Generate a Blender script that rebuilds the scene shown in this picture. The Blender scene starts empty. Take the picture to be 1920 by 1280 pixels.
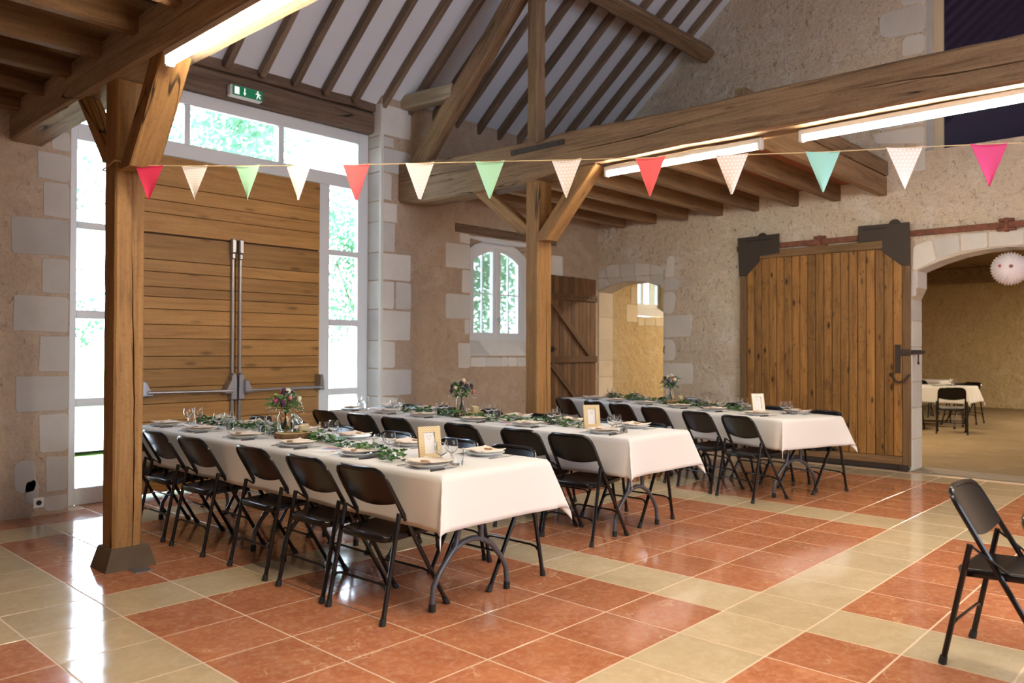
import bpy, bmesh, math, random
from mathutils import Vector, Matrix
from mathutils.geometry import tessellate_polygon
random.seed(7)
SC = bpy.context.scene
COL = SC.collection
PI = math.pi

# ------------------------------------------------------------------ camera, sky, sun, exposure
CAM = Vector((-3.845, -2.042, 1.373))
YAW, PITCH, ROLL = math.radians(42.8466), math.radians(0.595), math.radians(0.192)
F_ = Vector((math.cos(YAW) * math.cos(PITCH), math.sin(YAW) * math.cos(PITCH), math.sin(PITCH)))
R0 = Vector((math.sin(YAW), -math.cos(YAW), 0))
U0 = R0.cross(F_)
RR = R0 * math.cos(ROLL) + U0 * math.sin(ROLL)
UU = U0 * math.cos(ROLL) - R0 * math.sin(ROLL)
cd = bpy.data.cameras.new('camera')
cam = bpy.data.objects.new('camera', cd)
COL.objects.link(cam)
cam.matrix_world = Matrix(((RR.x, UU.x, -F_.x, CAM.x), (RR.y, UU.y, -F_.y, CAM.y), (RR.z, UU.z, -F_.z, CAM.z), (0, 0, 0, 1)))
cd.sensor_width = 36.0
cd.lens = 1490.2 / 1920 * 36
cd.clip_end = 200
cd.dof.use_dof = True
cd.dof.focus_distance = 5.2
cd.dof.aperture_fstop = 2.2
SC.camera = cam

w = bpy.data.worlds.new('sky')
SC.world = w
w.use_nodes = True
wn = w.node_tree.nodes
wl = w.node_tree.links
bg = wn['Background']
tc = wn.new('ShaderNodeTexCoord')
sep = wn.new('ShaderNodeSeparateXYZ')
wl.new(tc.outputs['Generated'], sep.inputs[0])
rampw = wn.new('ShaderNodeValToRGB')
rampw.color_ramp.elements[0].position = 0.48
rampw.color_ramp.elements[0].color = (0.74, 0.86, 1.0, 1)
rampw.color_ramp.elements[1].position = 0.9
rampw.color_ramp.elements[1].color = (0.55, 0.72, 1.0, 1)
mr = wn.new('ShaderNodeMapRange')
mr.inputs['From Min'].default_value = -1
mr.inputs['From Max'].default_value = 1
wl.new(sep.outputs['Z'], mr.inputs['Value'])
wl.new(mr.outputs[0], rampw.inputs[0])
wl.new(rampw.outputs[0], bg.inputs['Color'])
bg.inputs['Strength'].default_value = 18.0

sd = bpy.data.lights.new('sun', 'SUN')
sd.energy = 36.0
sd.angle = math.radians(1.0)
sd.color = (0.96, 0.98, 1.0)
sun = bpy.data.objects.new('sun', sd)
COL.objects.link(sun)
sun.rotation_euler = Vector((-0.35, 0.62, -1.0)).to_track_quat('-Z', 'Y').to_euler()

def area(name, loc, to, sx, sy, energy=0, color=(1, 1, 1), portal=False):
    d = bpy.data.lights.new(name, 'AREA')
    d.shape = 'RECTANGLE'
    d.size, d.size_y = sx, sy
    d.energy = energy
    d.color = color
    o = bpy.data.objects.new(name, d)
    COL.objects.link(o)
    o.location = loc
    o.rotation_euler = Vector(to).to_track_quat('-Z', 'Z').to_euler()
    if portal:
        d.cycles.is_portal = True
    return o

# daylight openings (portals guide the sky through the panes)
area('portal_screen', (0.15, 5.56, 1.95), (0, -1, 0), 3.4, 3.9, portal=True)
area('portal_window', (3.93, 5.62, 2.1), (0, -1, 0), 1.2, 1.5, portal=True)
area('portal_room', (7.6, 5.8, 2.3), (0, -1, 0), 1.2, 1.2, portal=True)
# added daylight panel for unseen windows behind the camera; the wall there is closed
area('daylight_fill_back', (-0.3, -5.9, 2.1), (0, 1, -0.12), 4.4, 4.0, 330, (0.66, 0.80, 1.0))
# ceiling strip lights further along the two beams (the ones behind the frame edge)
WARM = (1.0, 0.83, 0.60)
for yy in (-1.0, -2.9, -4.7):
    area('strip_light_left', (-1.72, yy, 2.98), (0, 0, -1), 0.1, 1.45, 44, WARM)
for yy in (-1.95, -3.8):
    area('strip_light_right', (2.2, yy, 2.98), (0, 0, -1), 0.1, 1.45, 44, WARM)
# lamps of the second room, above the small arch and over the far tables
area('lamp_room_near', (9.0, 2.6, 3.2), (-0.1, 0.1, -1), 0.2, 1.5, 150, (1.0, 0.80, 0.54))
area('lamp_room_far', (14.2, -1.8, 3.2), (0, 0, -1), 0.2, 1.5, 330, (1.0, 0.84, 0.62))

SC.view_settings.view_transform = 'Standard'
SC.view_settings.look = 'None'
SC.view_settings.gamma = 1.0
SC.view_settings.use_curve_mapping = False
SC.view_settings.exposure = 0.44
cy = SC.cycles
cy.max_bounces = 10
cy.diffuse_bounces = 5
cy.glossy_bounces = 4
cy.transmission_bounces = 8
cy.transparent_max_bounces = 16
cy.sample_clamp_indirect = 8.0
cy.caustics_reflective = False
cy.caustics_refractive = False

# ------------------------------------------------------------------ mesh builder
class M:
    def __init__(s):
        s.v = []
        s.f = []
        s.mi = []
        s.m = 0

    def face(s, *i):
        s.f.append(tuple(i))
        s.mi.append(s.m)

    def add(s, pts):
        n = len(s.v)
        s.v.extend([tuple(p) for p in pts])
        return n

    def hull(s, groups_pts):
        pass

    def box(s, x0, x1, y0, y1, z0, z1, c=0.0):
        cx, cyy, cz = (x0 + x1) / 2, (y0 + y1) / 2, (z0 + z1) / 2
        h = (abs(x1 - x0) / 2, abs(y1 - y0) / 2, abs(z1 - z0) / 2)
        c = min(c, 0.45 * min(h))
        if c <= 0:
            n = s.add([(cx + sx * h[0], cyy + sy * h[1], cz + sz * h[2]) for sx in (-1, 1) for sy in (-1, 1) for sz in (-1, 1)])
            for q in ((0, 1, 3, 2), (4, 6, 7, 5), (0, 4, 5, 1), (2, 3, 7, 6), (0, 2, 6, 4), (1, 5, 7, 3)):
                s.face(*[n + k for k in q])
            return
        key = {}
        pts = []
        for a in range(3):
            for sx in (-1, 1):
                for sy in (-1, 1):
                    for sz in (-1, 1):
                        sg = (sx, sy, sz)
                        p = [sg[k] * (h[k] if k == a else h[k] - c) for k in range(3)]
                        key[(a, sg)] = len(pts)
                        pts.append((p[0] + cx, p[1] + cyy, p[2] + cz))
        n = s.add(pts)

        def out(idx):
            q = [Vector(pts[i]) for i in idx]
            ce = sum(q, Vector()) / len(q) - Vector((cx, cyy, cz))
            nn = (q[1] - q[0]).cross(q[2] - q[0])
            if nn.dot(ce) < 0:
                idx = idx[::-1]
            s.face(*[n + i for i in idx])
        for a in range(3):
            b, d = (a + 1) % 3, (a + 2) % 3
            for sa in (-1, 1):
                l = []
                for tb, td in ((-1, -1), (1, -1), (1, 1), (-1, 1)):
                    sg = [0, 0, 0]
                    sg[a], sg[b], sg[d] = sa, tb, td
                    l.append(key[(a, tuple(sg))])
                out(l)
        for a in range(3):
            b, d = (a + 1) % 3, (a + 2) % 3
            for sa in (-1, 1):
                for sb in (-1, 1):
                    l = []
                    for ax, sdn in ((a, -1), (a, 1), (b, 1), (b, -1)):
                        sg = [0, 0, 0]
                        sg[a], sg[b], sg[d] = sa, sb, sdn
                        l.append(key[(ax, tuple(sg))])
                    out(l)
        for sx in (-1, 1):
            for sy in (-1, 1):
                for sz in (-1, 1):
                    out([key[(a, (sx, sy, sz))] for a in range(3)])

    def tube(s, pts, r, n=8, caps=True, closed=False, flat=1.0):
        P = [Vector(p) for p in pts]
        k = len(P)
        rs = r if isinstance(r, (list, tuple)) else [r] * k
        T = []
        for i in range(k):
            if closed:
                t = P[(i + 1) % k] - P[i - 1]
            else:
                t = P[min(i + 1, k - 1)] - P[max(i - 1, 0)]
            T.append(t.normalized())
        up = Vector((0, 0, 1)) if abs(T[0].z) < 0.9 else Vector((1, 0, 0))
        x = T[0].cross(up).normalized()
        n0 = len(s.v)
        for i in range(k):
            if i:
                x = (x - T[i] * x.dot(T[i])).normalized()
            y = T[i].cross(x)
            for j in range(n):
                a = 2 * PI * j / n
                s.v.append(tuple(P[i] + (x * math.cos(a) + y * math.sin(a) * flat) * rs[i]))
        for i in range(k if closed else k - 1):
            a, b = n0 + i * n, n0 + ((i + 1) % k) * n
            for j in range(n):
                s.face(a + j, a + (j + 1) % n, b + (j + 1) % n, b + j)
        if caps and not closed:
            s.face(*[n0 + j for j in range(n)][::-1])
            s.face(*[n0 + (k - 1) * n + j for j in range(n)])

    def lathe(s, prof, n=16, c=(0, 0, 0), cap0=True, cap1=True):
        n0 = len(s.v)
        for r, z in prof:
            for j in range(n):
                a = 2 * PI * j / n
                s.v.append((c[0] + r * math.cos(a), c[1] + r * math.sin(a), c[2] + z))
        for i in range(len(prof) - 1):
            for j in range(n):
                a, b = n0 + i * n, n0 + (i + 1) * n
                s.face(a + j, a + (j + 1) % n, b + (j + 1) % n, b + j)
        if cap0:
            s.face(*[n0 + j for j in range(n)][::-1])
        if cap1:
            s.face(*[n0 + (len(prof) - 1) * n + j for j in range(n)])

    def prism(s, poly, fn, d, ch=0.0):
        """poly (2D), fn(a, b, depth) -> 3D; front at depth d, back at 0; front edge chamfered by ch"""
        k = len(poly)
        cx = sum(p[0] for p in poly) / k
        cy_ = sum(p[1] for p in poly) / k
        n0 = s.add([fn(p[0], p[1], 0) for p in poly])
        rings = [n0]
        if ch > 0:
            rings.append(s.add([fn(p[0], p[1], d - ch) for p in poly]))
            q = []
            for p in poly:
                dx, dy = cx - p[0], cy_ - p[1]
                L = math.hypot(dx, dy) or 1
                q.append((p[0] + dx / L * ch * 1.3, p[1] + dy / L * ch * 1.3))
            rings.append(s.add([fn(p[0], p[1], d) for p in q]))
        else:
            rings.append(s.add([fn(p[0], p[1], d) for p in poly]))
        for a, b in zip(rings, rings[1:]):
            for j in range(k):
                s.face(a + j, a + (j + 1) % k, b + (j + 1) % k, b + j)
        s.face(*[rings[-1] + j for j in range(k)])
        s.face(*[n0 + j for j in range(k)][::-1])

    def xform(s, mat, start=0):
        for i in range(start, len(s.v)):
            s.v[i] = tuple(mat @ Vector(s.v[i]))

    def mesh(s, name, mats, smooth=True, ang=38, fixn=True):
        me = bpy.data.meshes.new(name)
        me.from_pydata(s.v, [], s.f)
        for m_ in (mats if isinstance(mats, (list, tuple)) else [mats]):
            me.materials.append(m_)
        if any(s.mi):
            me.polygons.foreach_set('material_index', s.mi)
        if fixn:
            b = bmesh.new()
            b.from_mesh(me)
            bmesh.ops.recalc_face_normals(b, faces=b.faces)
            b.to_mesh(me)
            b.free()
        if smooth:
            me.shade_smooth()
            me.set_sharp_from_angle(angle=math.radians(ang))
        me.update()
        return me

def link(name, me, parent=None, loc=None, rot=None):
    o = bpy.data.objects.new(name, me)
    COL.objects.link(o)
    if parent is not None:
        o.parent = parent
    if loc is not None:
        o.location = loc
    if rot is not None:
        o.rotation_euler = rot
    return o

def obj(name, m, mat, parent=None, loc=None, rot=None, smooth=True, ang=38, fixn=True):
    return link(name, m.mesh(name, mat, smooth, ang, fixn), parent, loc, rot)

def tag(o, label=None, cat=None, group=None, kind=None):
    if label: o['label'] = label
    if cat: o['category'] = cat
    if group: o['group'] = group
    if kind: o['kind'] = kind
    return o

def thing(name, label, cat, loc=(0, 0, 0), rz=0, group=None):
    o = link(name, None, None, loc, (0, 0, rz))
    return tag(o, label, cat, group)

def struct(name, loc=(0, 0, 0), parent=None):
    o = link(name, None, parent, loc)
    o['kind'] = 'structure'
    return o

def dup(src, label=None, group=None, loc=None, rz=None, parent=None):
    def rec(o, par):
        c = o.copy()
        COL.objects.link(c)
        c.parent = par
        for ch in KIDS.get(o, ()):
            rec(ch, c)
        return c
    r = rec(src, parent)
    if label: r['label'] = label
    if group: r['group'] = group
    if loc is not None: r.location = loc
    if rz is not None: r.rotation_euler = (0, 0, rz)
    return r
KIDS = {}
def kids_of(root):
    """remember the children of a prototype (and of its parts) for dup()"""
    for o in bpy.data.objects:
        if o.parent is not None:
            KIDS.setdefault(o.parent, [])
            if o not in KIDS[o.parent]:
                KIDS[o.parent].append(o)

# ------------------------------------------------------------------ materials
class N:
    def __init__(s, name):
        s.m = bpy.data.materials.new(name)
        s.m.use_nodes = True
        s.t = s.m.node_tree
        s.b = s.t.nodes['Principled BSDF']

    def n(s, typ, ins=None, **kw):
        x = s.t.nodes.new('ShaderNode' + typ)
        for k, v in kw.items():
            setattr(x, k, v)
        for k, v in (ins or {}).items():
            s.set(x.inputs[k], v)
        return x

    def set(s, inp, v):
        if hasattr(v, 'is_output') or hasattr(v, 'links'):
            s.t.links.new(v, inp)
        else:
            if isinstance(v, (tuple, list)) and len(v) == 3 and inp.type == 'RGBA':
                v = (*v, 1)
            inp.default_value = v

    def obj(s, scale=(1, 1, 1), rnd=True):
        c = s.n('TexCoord').outputs['Object']
        if rnd:
            oi = s.n('ObjectInfo').outputs['Random']
            mul = s.n('Math', {0: oi, 1: 37.0}, operation='MULTIPLY').outputs[0]
            c = s.n('VectorMath', {0: c, 1: mul}, operation='ADD').outputs[0]
        return s.n('VectorMath', {0: c, 1: scale}, operation='MULTIPLY').outputs[0]

    def noise(s, vec, scale, detail=3.0, rough=0.55, dist=0.0):
        return s.n('TexNoise', {'Vector': vec, 'Scale': scale, 'Detail': detail, 'Roughness': rough, 'Distortion': dist}).outputs[0]

    def ramp(s, fac, *stops):
        x = s.n('ValToRGB', {0: fac})
        e = x.color_ramp.elements
        while len(e) < len(stops):
            e.new(0.5)
        for el, (p, c) in zip(e, stops):
            el.position = p
            el.color = (*c, 1) if isinstance(c, (tuple, list)) else (c, c, c, 1)
        return x.outputs[0]

    def mix(s, fac, a, b, mode='MIX'):
        x = s.n('Mix', data_type='RGBA', blend_type=mode)
        s.set(x.inputs[0], fac)
        s.set(x.inputs[6], a)
        s.set(x.inputs[7], b)
        return x.outputs[2]

    def math(s, op, a, b=0.0):
        return s.n('Math', {0: a, 1: b}, operation=op).outputs[0]

    def bump(s, h, strength=0.3, dist=0.01, normal=None):
        x = s.n('Bump', {'Height': h, 'Strength': strength, 'Distance': dist})
        if normal is not None:
            s.set(x.inputs['Normal'], normal)
        return x.outputs[0]

    def out(s, color=None, rough=None, normal=None, **kw):
        if color is not None: s.set(s.b.inputs['Base Color'], color)
        if rough is not None: s.set(s.b.inputs['Roughness'], rough)
        if normal is not None: s.set(s.b.inputs['Normal'], normal)
        for k, v in kw.items():
            s.set(s.b.inputs[k.replace('_', ' ')], v)
        return s.m

def plain(name, c, rough=0.5, metal=0.0, **kw):
    return N(name).out(c, rough, Metallic=metal, **kw)

def wood(name, dark, mid, light, axis='X', rough=0.62, grain=1.0, knots=0.0, crack=0.0, vary=0.25, bump=0.25):
    q = N(name)
    lo, hi = 1.5 * grain, 24.0 * grain
    sc = {'X': (lo, hi, hi), 'Y': (hi, lo, hi), 'Z': (hi, hi, lo)}[axis]
    v = q.obj(sc)
    g1 = q.noise(v, 1.0, 5, 0.62, 0.8)
    v2 = q.obj(tuple(k * 3.3 for k in sc))
    g2 = q.noise(v2, 1.0, 3, 0.6)
    f = q.math('ADD', q.math('MULTIPLY', g1, 0.72), q.math('MULTIPLY', g2, 0.28))
    col = q.ramp(f, (0.30, dark), (0.5, mid), (0.70, light))
    col = q.mix(q.ramp(q.noise(q.obj((1, 1, 1)), 46.0, 3, 0.7), (0.52, 0.0), (0.78, 0.55)), col, dark)
    big = q.noise(q.obj((1.3, 1.3, 1.3)), 1.0, 3)
    col = q.mix(q.ramp(big, (0.35, 0.0), (0.7, 0.45)), col, q.mix(0.5, col, dark))
    if vary:
        r = q.n('ObjectInfo').outputs['Random']
        col = q.mix(1.0, col, q.ramp(r, (0.0, (1 - vary,) * 3), (1.0, (1 + vary * 0.6, 1 + vary * 0.5, 1 + vary * 0.4))), 'MULTIPLY')
    h = f
    if knots:
        kz = 4.2 if knots > 0.9 else 2.6
        s2 = {'X': (kz, 9, 9), 'Y': (9, kz, 9), 'Z': (11, 11, kz)}[axis]
        vo = q.n('TexVoronoi', {'Vector': q.obj(s2), 'Scale': 1.0, 'Randomness': 1.0})
        k = q.ramp(vo.outputs['Distance'], (0.10, 1.0), (0.24, 0.0))
        sel = q.ramp(q.n('SeparateColor', {0: vo.outputs['Color']}).outputs[0], (0.30 if knots > 0.9 else 0.55, 0.0), (0.36 if knots > 0.9 else 0.62, 1.0))
        col = q.mix(q.math('MULTIPLY', q.math('MULTIPLY', k, sel), knots), col, tuple(c * 0.18 for c in dark))
    if knots > 0.9:
        vo = q.n('TexVoronoi', {'Vector': q.obj(tuple(k * 2.3 for k in s2)), 'Scale': 1.0, 'Randomness': 1.0})
        k = q.ramp(vo.outputs['Distance'], (0.08, 1.0), (0.20, 0.0))
        sel = q.ramp(q.n('SeparateColor', {0: vo.outputs['Color']}).outputs[1], (0.58, 0.0), (0.62, 1.0))
        col = q.mix(q.math('MULTIPLY', q.math('MULTIPLY', k, sel), 0.85), col, tuple(c * 0.2 for c in dark))
        st = q.noise(q.obj((3, 3, 1.2)), 2.0, 4, 0.7, 1.0)
        col = q.mix(q.ramp(st, (0.52, 0.0), (0.72, 0.6)), col, tuple(c * 0.55 for c in dark))
    if crack:
        s3 = {'X': (0.5, 7, 7), 'Y': (7, 0.5, 7), 'Z': (7, 7, 0.5)}[axis]
        cr = q.noise(q.obj(s3), 1.0, 2, 0.5, 0.4)
        ck = q.ramp(q.math('ABSOLUTE', q.math('SUBTRACT', cr, 0.5)), (0.004, 1.0), (0.012, 0.0))
        msk = q.ramp(q.noise(q.obj((1.1, 1.1, 1.1)), 1.3, 2), (0.5, 0.0), (0.6, 1.0))
        ck = q.math('MULTIPLY', ck, msk)
        col = q.mix(q.math('MULTIPLY', ck, crack), col, (0.012, 0.008, 0.005))
        h = q.math('SUBTRACT', h, q.math('MULTIPLY', ck, 0.8))
    return q.out(col, rough, q.bump(h, bump, 0.006), Specular_IOR_Level=0.35)

def plaster(name, base, warm, pale, dark, rough_bump=0.5, pits=0.6, scale=1.0):
    q = N(name)
    v = q.obj((1, 1, 1), rnd=False)
    a = q.noise(v, 0.75 * scale, 4, 0.6, 0.4)
    b = q.noise(v, 2.7 * scale, 5, 0.65, 0.7)
    c = q.noise(v, 11 * scale, 4, 0.62)
    d = q.noise(v, 48 * scale, 3, 0.6)
    col = q.mix(q.ramp(a, (0.38, 0.0), (0.62, 1.0)), base, warm)
    col = q.mix(q.ramp(b, (0.5, 0.0), (0.68, 0.75)), col, pale)
    col = q.mix(q.ramp(c, (0.56, 0.0), (0.78, 0.5)), col, dark)
    pv = q.noise(q.obj((1, 1, 0.6), rnd=False), 23 * scale, 4, 0.7, 1.2)
    pit = q.ramp(pv, (0.60, 0.0), (0.72, 1.0))
    col = q.mix(q.math('MULTIPLY', pit, pits), col, tuple(k * 0.45 for k in dark))
    col = q.mix(q.ramp(d, (0.35, 0.12), (0.65, 0.0)), col, (0.06, 0.05, 0.04))
    h = q.math('ADD', q.math('ADD', q.math('MULTIPLY', b, 0.9), q.math('MULTIPLY', c, 0.7)), q.math('SUBTRACT', q.math('MULTIPLY', d, 0.22), q.math('MULTIPLY', pit, 0.35)))
    return q.out(col, 0.92, q.bump(h, rough_bump, 0.05), Specular_IOR_Level=0.15)

def stone(name, base, dark, rough=0.88):
    q = N(name)
    v = q.obj((1, 1, 1))
    a = q.noise(v, 3.0, 4, 0.6)
    b = q.noise(v, 26, 3, 0.6)
    col = q.mix(q.ramp(a, (0.4, 0.0), (0.75, 0.6)), base, dark)
    col = q.mix(q.ramp(b, (0.62, 0.0), (0.8, 0.4)), col, dark)
    r = q.n('ObjectInfo').outputs['Random']
    col = q.mix(1.0, col, q.ramp(r, (0.0, (0.86, 0.86, 0.86)), (1.0, (1.06, 1.05, 1.03))), 'MULTIPLY')
    return q.out(col, rough, q.bump(q.math('ADD', a, q.math('MULTIPLY', b, 0.2)), 0.15, 0.02), Specular_IOR_Level=0.2)

def tile_mat(name, c1, c2, vein, vf):
    q = N(name)
    v = q.obj((1, 1, 1))
    a = q.noise(v, 5, 5, 0.65, 0.6)
    b = q.noise(v, 26, 5, 0.75, 0.4)
    col = q.mix(q.ramp(a, (0.32, 0.0), (0.68, 1.0)), c1, c2)
    col = q.mix(q.ramp(b, (0.45, 0.0), (0.74, 0.48)), col, vein)
    dv = q.n('VectorMath', {0: v, 1: q.n('VectorMath', {0: q.n('TexNoise', {'Vector': v, 'Scale': 5.0, 'Detail': 3.0}).outputs[1], 1: (0.5, 0.5, 0.5)}, operation='MULTIPLY').outputs[0]}, operation='ADD').outputs[0]
    vo = q.n('TexVoronoi', {'Vector': dv, 'Scale': 3.2}, feature='DISTANCE_TO_EDGE').outputs['Distance']
    vn = q.math('MULTIPLY', q.ramp(vo, (0.004, 1.0), (0.022, 0.0)), q.ramp(q.noise(v, 4.2, 2), (0.52, 0.0), (0.62, 1.0)))
    col = q.mix(q.math('MULTIPLY', vn, vf), col, vein)
    r = q.n('ObjectInfo').outputs['Random']
    col = q.mix(1.0, col, q.ramp(r, (0.0, (0.90, 0.90, 0.90)), (1.0, (1.06, 1.05, 1.04))), 'MULTIPLY')
    rg = q.ramp(q.noise(v, 9, 3), (0.3, 0.07), (0.7, 0.15))
    return q.out(col, rg, q.bump(b, 0.02, 0.002), Specular_IOR_Level=0.5)

def glass_thin(name, tint=(1, 1, 1), refl=0.9):
    q = N(name)
    t = q.t
    tr = q.n('BsdfTransparent', {'Color': tint})
    gl = q.n('BsdfGlossy', {'Color': (1, 1, 1), 'Roughness': 0.02})
    fr = q.n('Fresnel', {'IOR': 1.45})
    mx = q.n('MixShader')
    t.links.new(q.math('MULTIPLY', fr.outputs[0], refl), mx.inputs[0])
    t.links.new(tr.outputs[0], mx.inputs[1])
    t.links.new(gl.outputs[0], mx.inputs[2])
    t.links.new(mx.outputs[0], t.nodes['Material Output'].inputs[0])
    return q.m

def emit(name, c, s, base=(0.8, 0.8, 0.8)):
    return N(name).out(base, 0.5, Emission_Color=c, Emission_Strength=s)

OAK = wood('oak_timber', (0.10, 0.060, 0.032), (0.26, 0.165, 0.092), (0.36, 0.245, 0.145), 'X', 0.7, 0.75, crack=0.95, vary=0.12, bump=0.4)
OAKG = wood('daylit_oak_timber', (0.16, 0.115, 0.075), (0.36, 0.275, 0.19), (0.47, 0.37, 0.265), 'X', 0.75, 0.75, crack=0.9, vary=0.08, bump=0.4)  # oak lightened and greyed: daylight on the first beam put into the colour
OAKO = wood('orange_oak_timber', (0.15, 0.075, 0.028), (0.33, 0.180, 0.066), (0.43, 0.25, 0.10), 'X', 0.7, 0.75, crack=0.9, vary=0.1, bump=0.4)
JOISTD = wood('shaded_joist_wood', (0.06, 0.030, 0.012), (0.155, 0.080, 0.030), (0.23, 0.13, 0.055), 'X', 0.7, 0.7, vary=0.2)  # darker copy of the joist wood: the loft's shade put into its colour
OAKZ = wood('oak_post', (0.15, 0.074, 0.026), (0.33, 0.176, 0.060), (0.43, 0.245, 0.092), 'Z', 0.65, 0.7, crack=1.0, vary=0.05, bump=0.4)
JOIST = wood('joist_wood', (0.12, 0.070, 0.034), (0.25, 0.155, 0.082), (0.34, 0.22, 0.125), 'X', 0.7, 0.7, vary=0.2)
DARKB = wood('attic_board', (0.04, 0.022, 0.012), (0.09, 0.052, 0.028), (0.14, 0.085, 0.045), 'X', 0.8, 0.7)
RAFT = wood('rafter_wood', (0.11, 0.075, 0.05), (0.22, 0.155, 0.105), (0.32, 0.24, 0.17), 'X', 0.8, 1.0, vary=0.25)
OLDOAK = wood('old_lintel_wood', (0.09, 0.058, 0.04), (0.20, 0.135, 0.095), (0.30, 0.21, 0.15), 'X', 0.85, 0.5, crack=1.0, vary=0.15, bump=0.7)
PALEOAK = wood('lit_pale_oak', (0.24, 0.20, 0.14), (0.42, 0.36, 0.26), (0.55, 0.49, 0.37), 'X', 0.8, 0.6, vary=0.05, bump=0.5)  # old oak paled further; the bright light on the stub sits in the colour
HONEY = wood('honey_plank', (0.30, 0.145, 0.042), (0.47, 0.245, 0.075), (0.58, 0.325, 0.112), 'X', 0.45, 0.6, knots=0.5, vary=0.22, bump=0.1)
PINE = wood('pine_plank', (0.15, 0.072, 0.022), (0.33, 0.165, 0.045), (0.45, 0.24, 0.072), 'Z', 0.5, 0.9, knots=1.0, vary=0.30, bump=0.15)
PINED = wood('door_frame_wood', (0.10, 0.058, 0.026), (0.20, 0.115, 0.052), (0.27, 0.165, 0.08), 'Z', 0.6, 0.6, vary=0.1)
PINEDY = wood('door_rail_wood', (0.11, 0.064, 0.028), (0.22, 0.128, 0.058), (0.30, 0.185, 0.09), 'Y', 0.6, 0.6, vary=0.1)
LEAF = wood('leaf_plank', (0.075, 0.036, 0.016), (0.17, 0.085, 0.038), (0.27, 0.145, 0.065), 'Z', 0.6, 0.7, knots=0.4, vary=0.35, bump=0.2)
LEAFX = wood('leaf_ledge', (0.07, 0.034, 0.015), (0.14, 0.07, 0.032), (0.20, 0.105, 0.05), 'X', 0.6, 0.7, vary=0.1)
TERRA = plain('terracotta_infill', (0.28, 0.09, 0.045), 0.9)
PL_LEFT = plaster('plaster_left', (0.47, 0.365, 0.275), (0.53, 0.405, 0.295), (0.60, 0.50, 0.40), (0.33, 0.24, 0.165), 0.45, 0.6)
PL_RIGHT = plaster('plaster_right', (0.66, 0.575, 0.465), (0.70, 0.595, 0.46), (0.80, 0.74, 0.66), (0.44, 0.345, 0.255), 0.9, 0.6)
PL_OCHRE = plaster('plaster_ochre', (0.52, 0.40, 0.235), (0.56, 0.42, 0.235), (0.60, 0.48, 0.31), (0.36, 0.26, 0.14), 0.8, 0.45)
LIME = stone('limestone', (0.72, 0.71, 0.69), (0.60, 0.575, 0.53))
LIMEG = stone('limestone_shaded', (0.52, 0.50, 0.475), (0.42, 0.39, 0.355))  # limestone darkened for the left pier, its shade put into the colour
LIMEW = stone('limestone_white', (0.74, 0.73, 0.70), (0.60, 0.58, 0.54))
LIMEC = stone('limestone_cream', (0.66, 0.57, 0.44), (0.52, 0.43, 0.31))
GRANITE = stone('plinth_stone', (0.135, 0.10, 0.068), (0.065, 0.048, 0.032), 0.8)
TILE_R = tile_mat('tile_red', (0.40, 0.135, 0.064), (0.50, 0.19, 0.092), (0.68, 0.41, 0.25), 0.75)
TILE_B = tile_mat('tile_beige', (0.50, 0.385, 0.235), (0.58, 0.46, 0.30), (0.66, 0.55, 0.39), 0.35)
GROUT = plain('grout', (0.66, 0.49, 0.35), 0.6)
WHITE = plain('white_paint', (0.72, 0.74, 0.77), 0.35)
ROOFW = plain('roof_board_skylit', (0.72, 0.765, 0.83), 0.75)  # white boards; the blue cast of the daylight is mixed into this colour
GLASS = glass_thin('window_glass')
DARKGLASS = plain('dark_glass', (0.020, 0.013, 0.045), 0.06, Specular_IOR_Level=0.9)
BLACK = plain('black_paint', (0.007, 0.006, 0.007), 0.24, Specular_IOR_Level=0.42)
RUBBER = plain('black_rubber', (0.012, 0.012, 0.012), 0.7)
STEEL = plain('grey_steel', (0.40, 0.40, 0.44), 0.35, 0.85)
LEGM = plain('table_leg_grey', (0.105, 0.105, 0.12), 0.42, 0.3)
IRON = plain('dark_iron', (0.050, 0.037, 0.031), 0.6, 0.3)
RUST = N('rusty_rail')
RUST.out(RUST.ramp(RUST.noise(RUST.obj((6, 6, 6), False), 3.0, 4), (0.35, (0.13, 0.05, 0.03)), (0.65, (0.24, 0.085, 0.045))), 0.75)
RUST = RUST.m
TUBE = emit('tube_glow', (1.0, 0.86, 0.64), 90.0)
CASING = plain('lamp_casing', (0.75, 0.73, 0.70), 0.4)
CLOTH = N('white_cloth')
_v = CLOTH.obj((1, 1, 1), False)
CLOTH.out((0.68, 0.66, 0.645), 0.85, CLOTH.bump(CLOTH.noise(_v, 300, 2), 0.08, 0.002), Sheen_Weight=0.1)
CLOTH = CLOTH.m
PLASTIC = plain('table_top_plastic', (0.6, 0.6, 0.58), 0.5)
CHINA = plain('white_china', (0.72, 0.72, 0.71), 0.12)
NAPKIN = plain('cream_napkin', (0.78, 0.66, 0.56), 0.9)
TAGW = plain('wooden_tag', (0.32, 0.17, 0.075), 0.6)
BLADE = plain('cutlery_steel', (0.55, 0.55, 0.56), 0.2, 1.0)
KHANDLE = plain('knife_handle', (0.02, 0.015, 0.013), 0.4)
DRINK = N('clear_glass')
DRINK.out((1, 1, 1), 0.0, Transmission_Weight=1.0, IOR=1.3)
DRINK = DRINK.m
WATER = N('jar_water')
WATER.out((0.95, 1.0, 0.97), 0.0, Transmission_Weight=1.0, IOR=1.2)
WATER = WATER.m
IVY = N('ivy_leaf')
IVY.out(IVY.ramp(IVY.noise(IVY.obj((1, 1, 1), False), 30, 2), (0.3, (0.025, 0.085, 0.018)), (0.6, (0.07, 0.20, 0.035)), (0.75, (0.16, 0.33, 0.08))), 0.45)
IVY = IVY.m
STEMG = plain('stem_green', (0.06, 0.14, 0.03), 0.6)
WBLOSS = plain('white_blossom', (0.85, 0.85, 0.80), 0.7)
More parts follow.
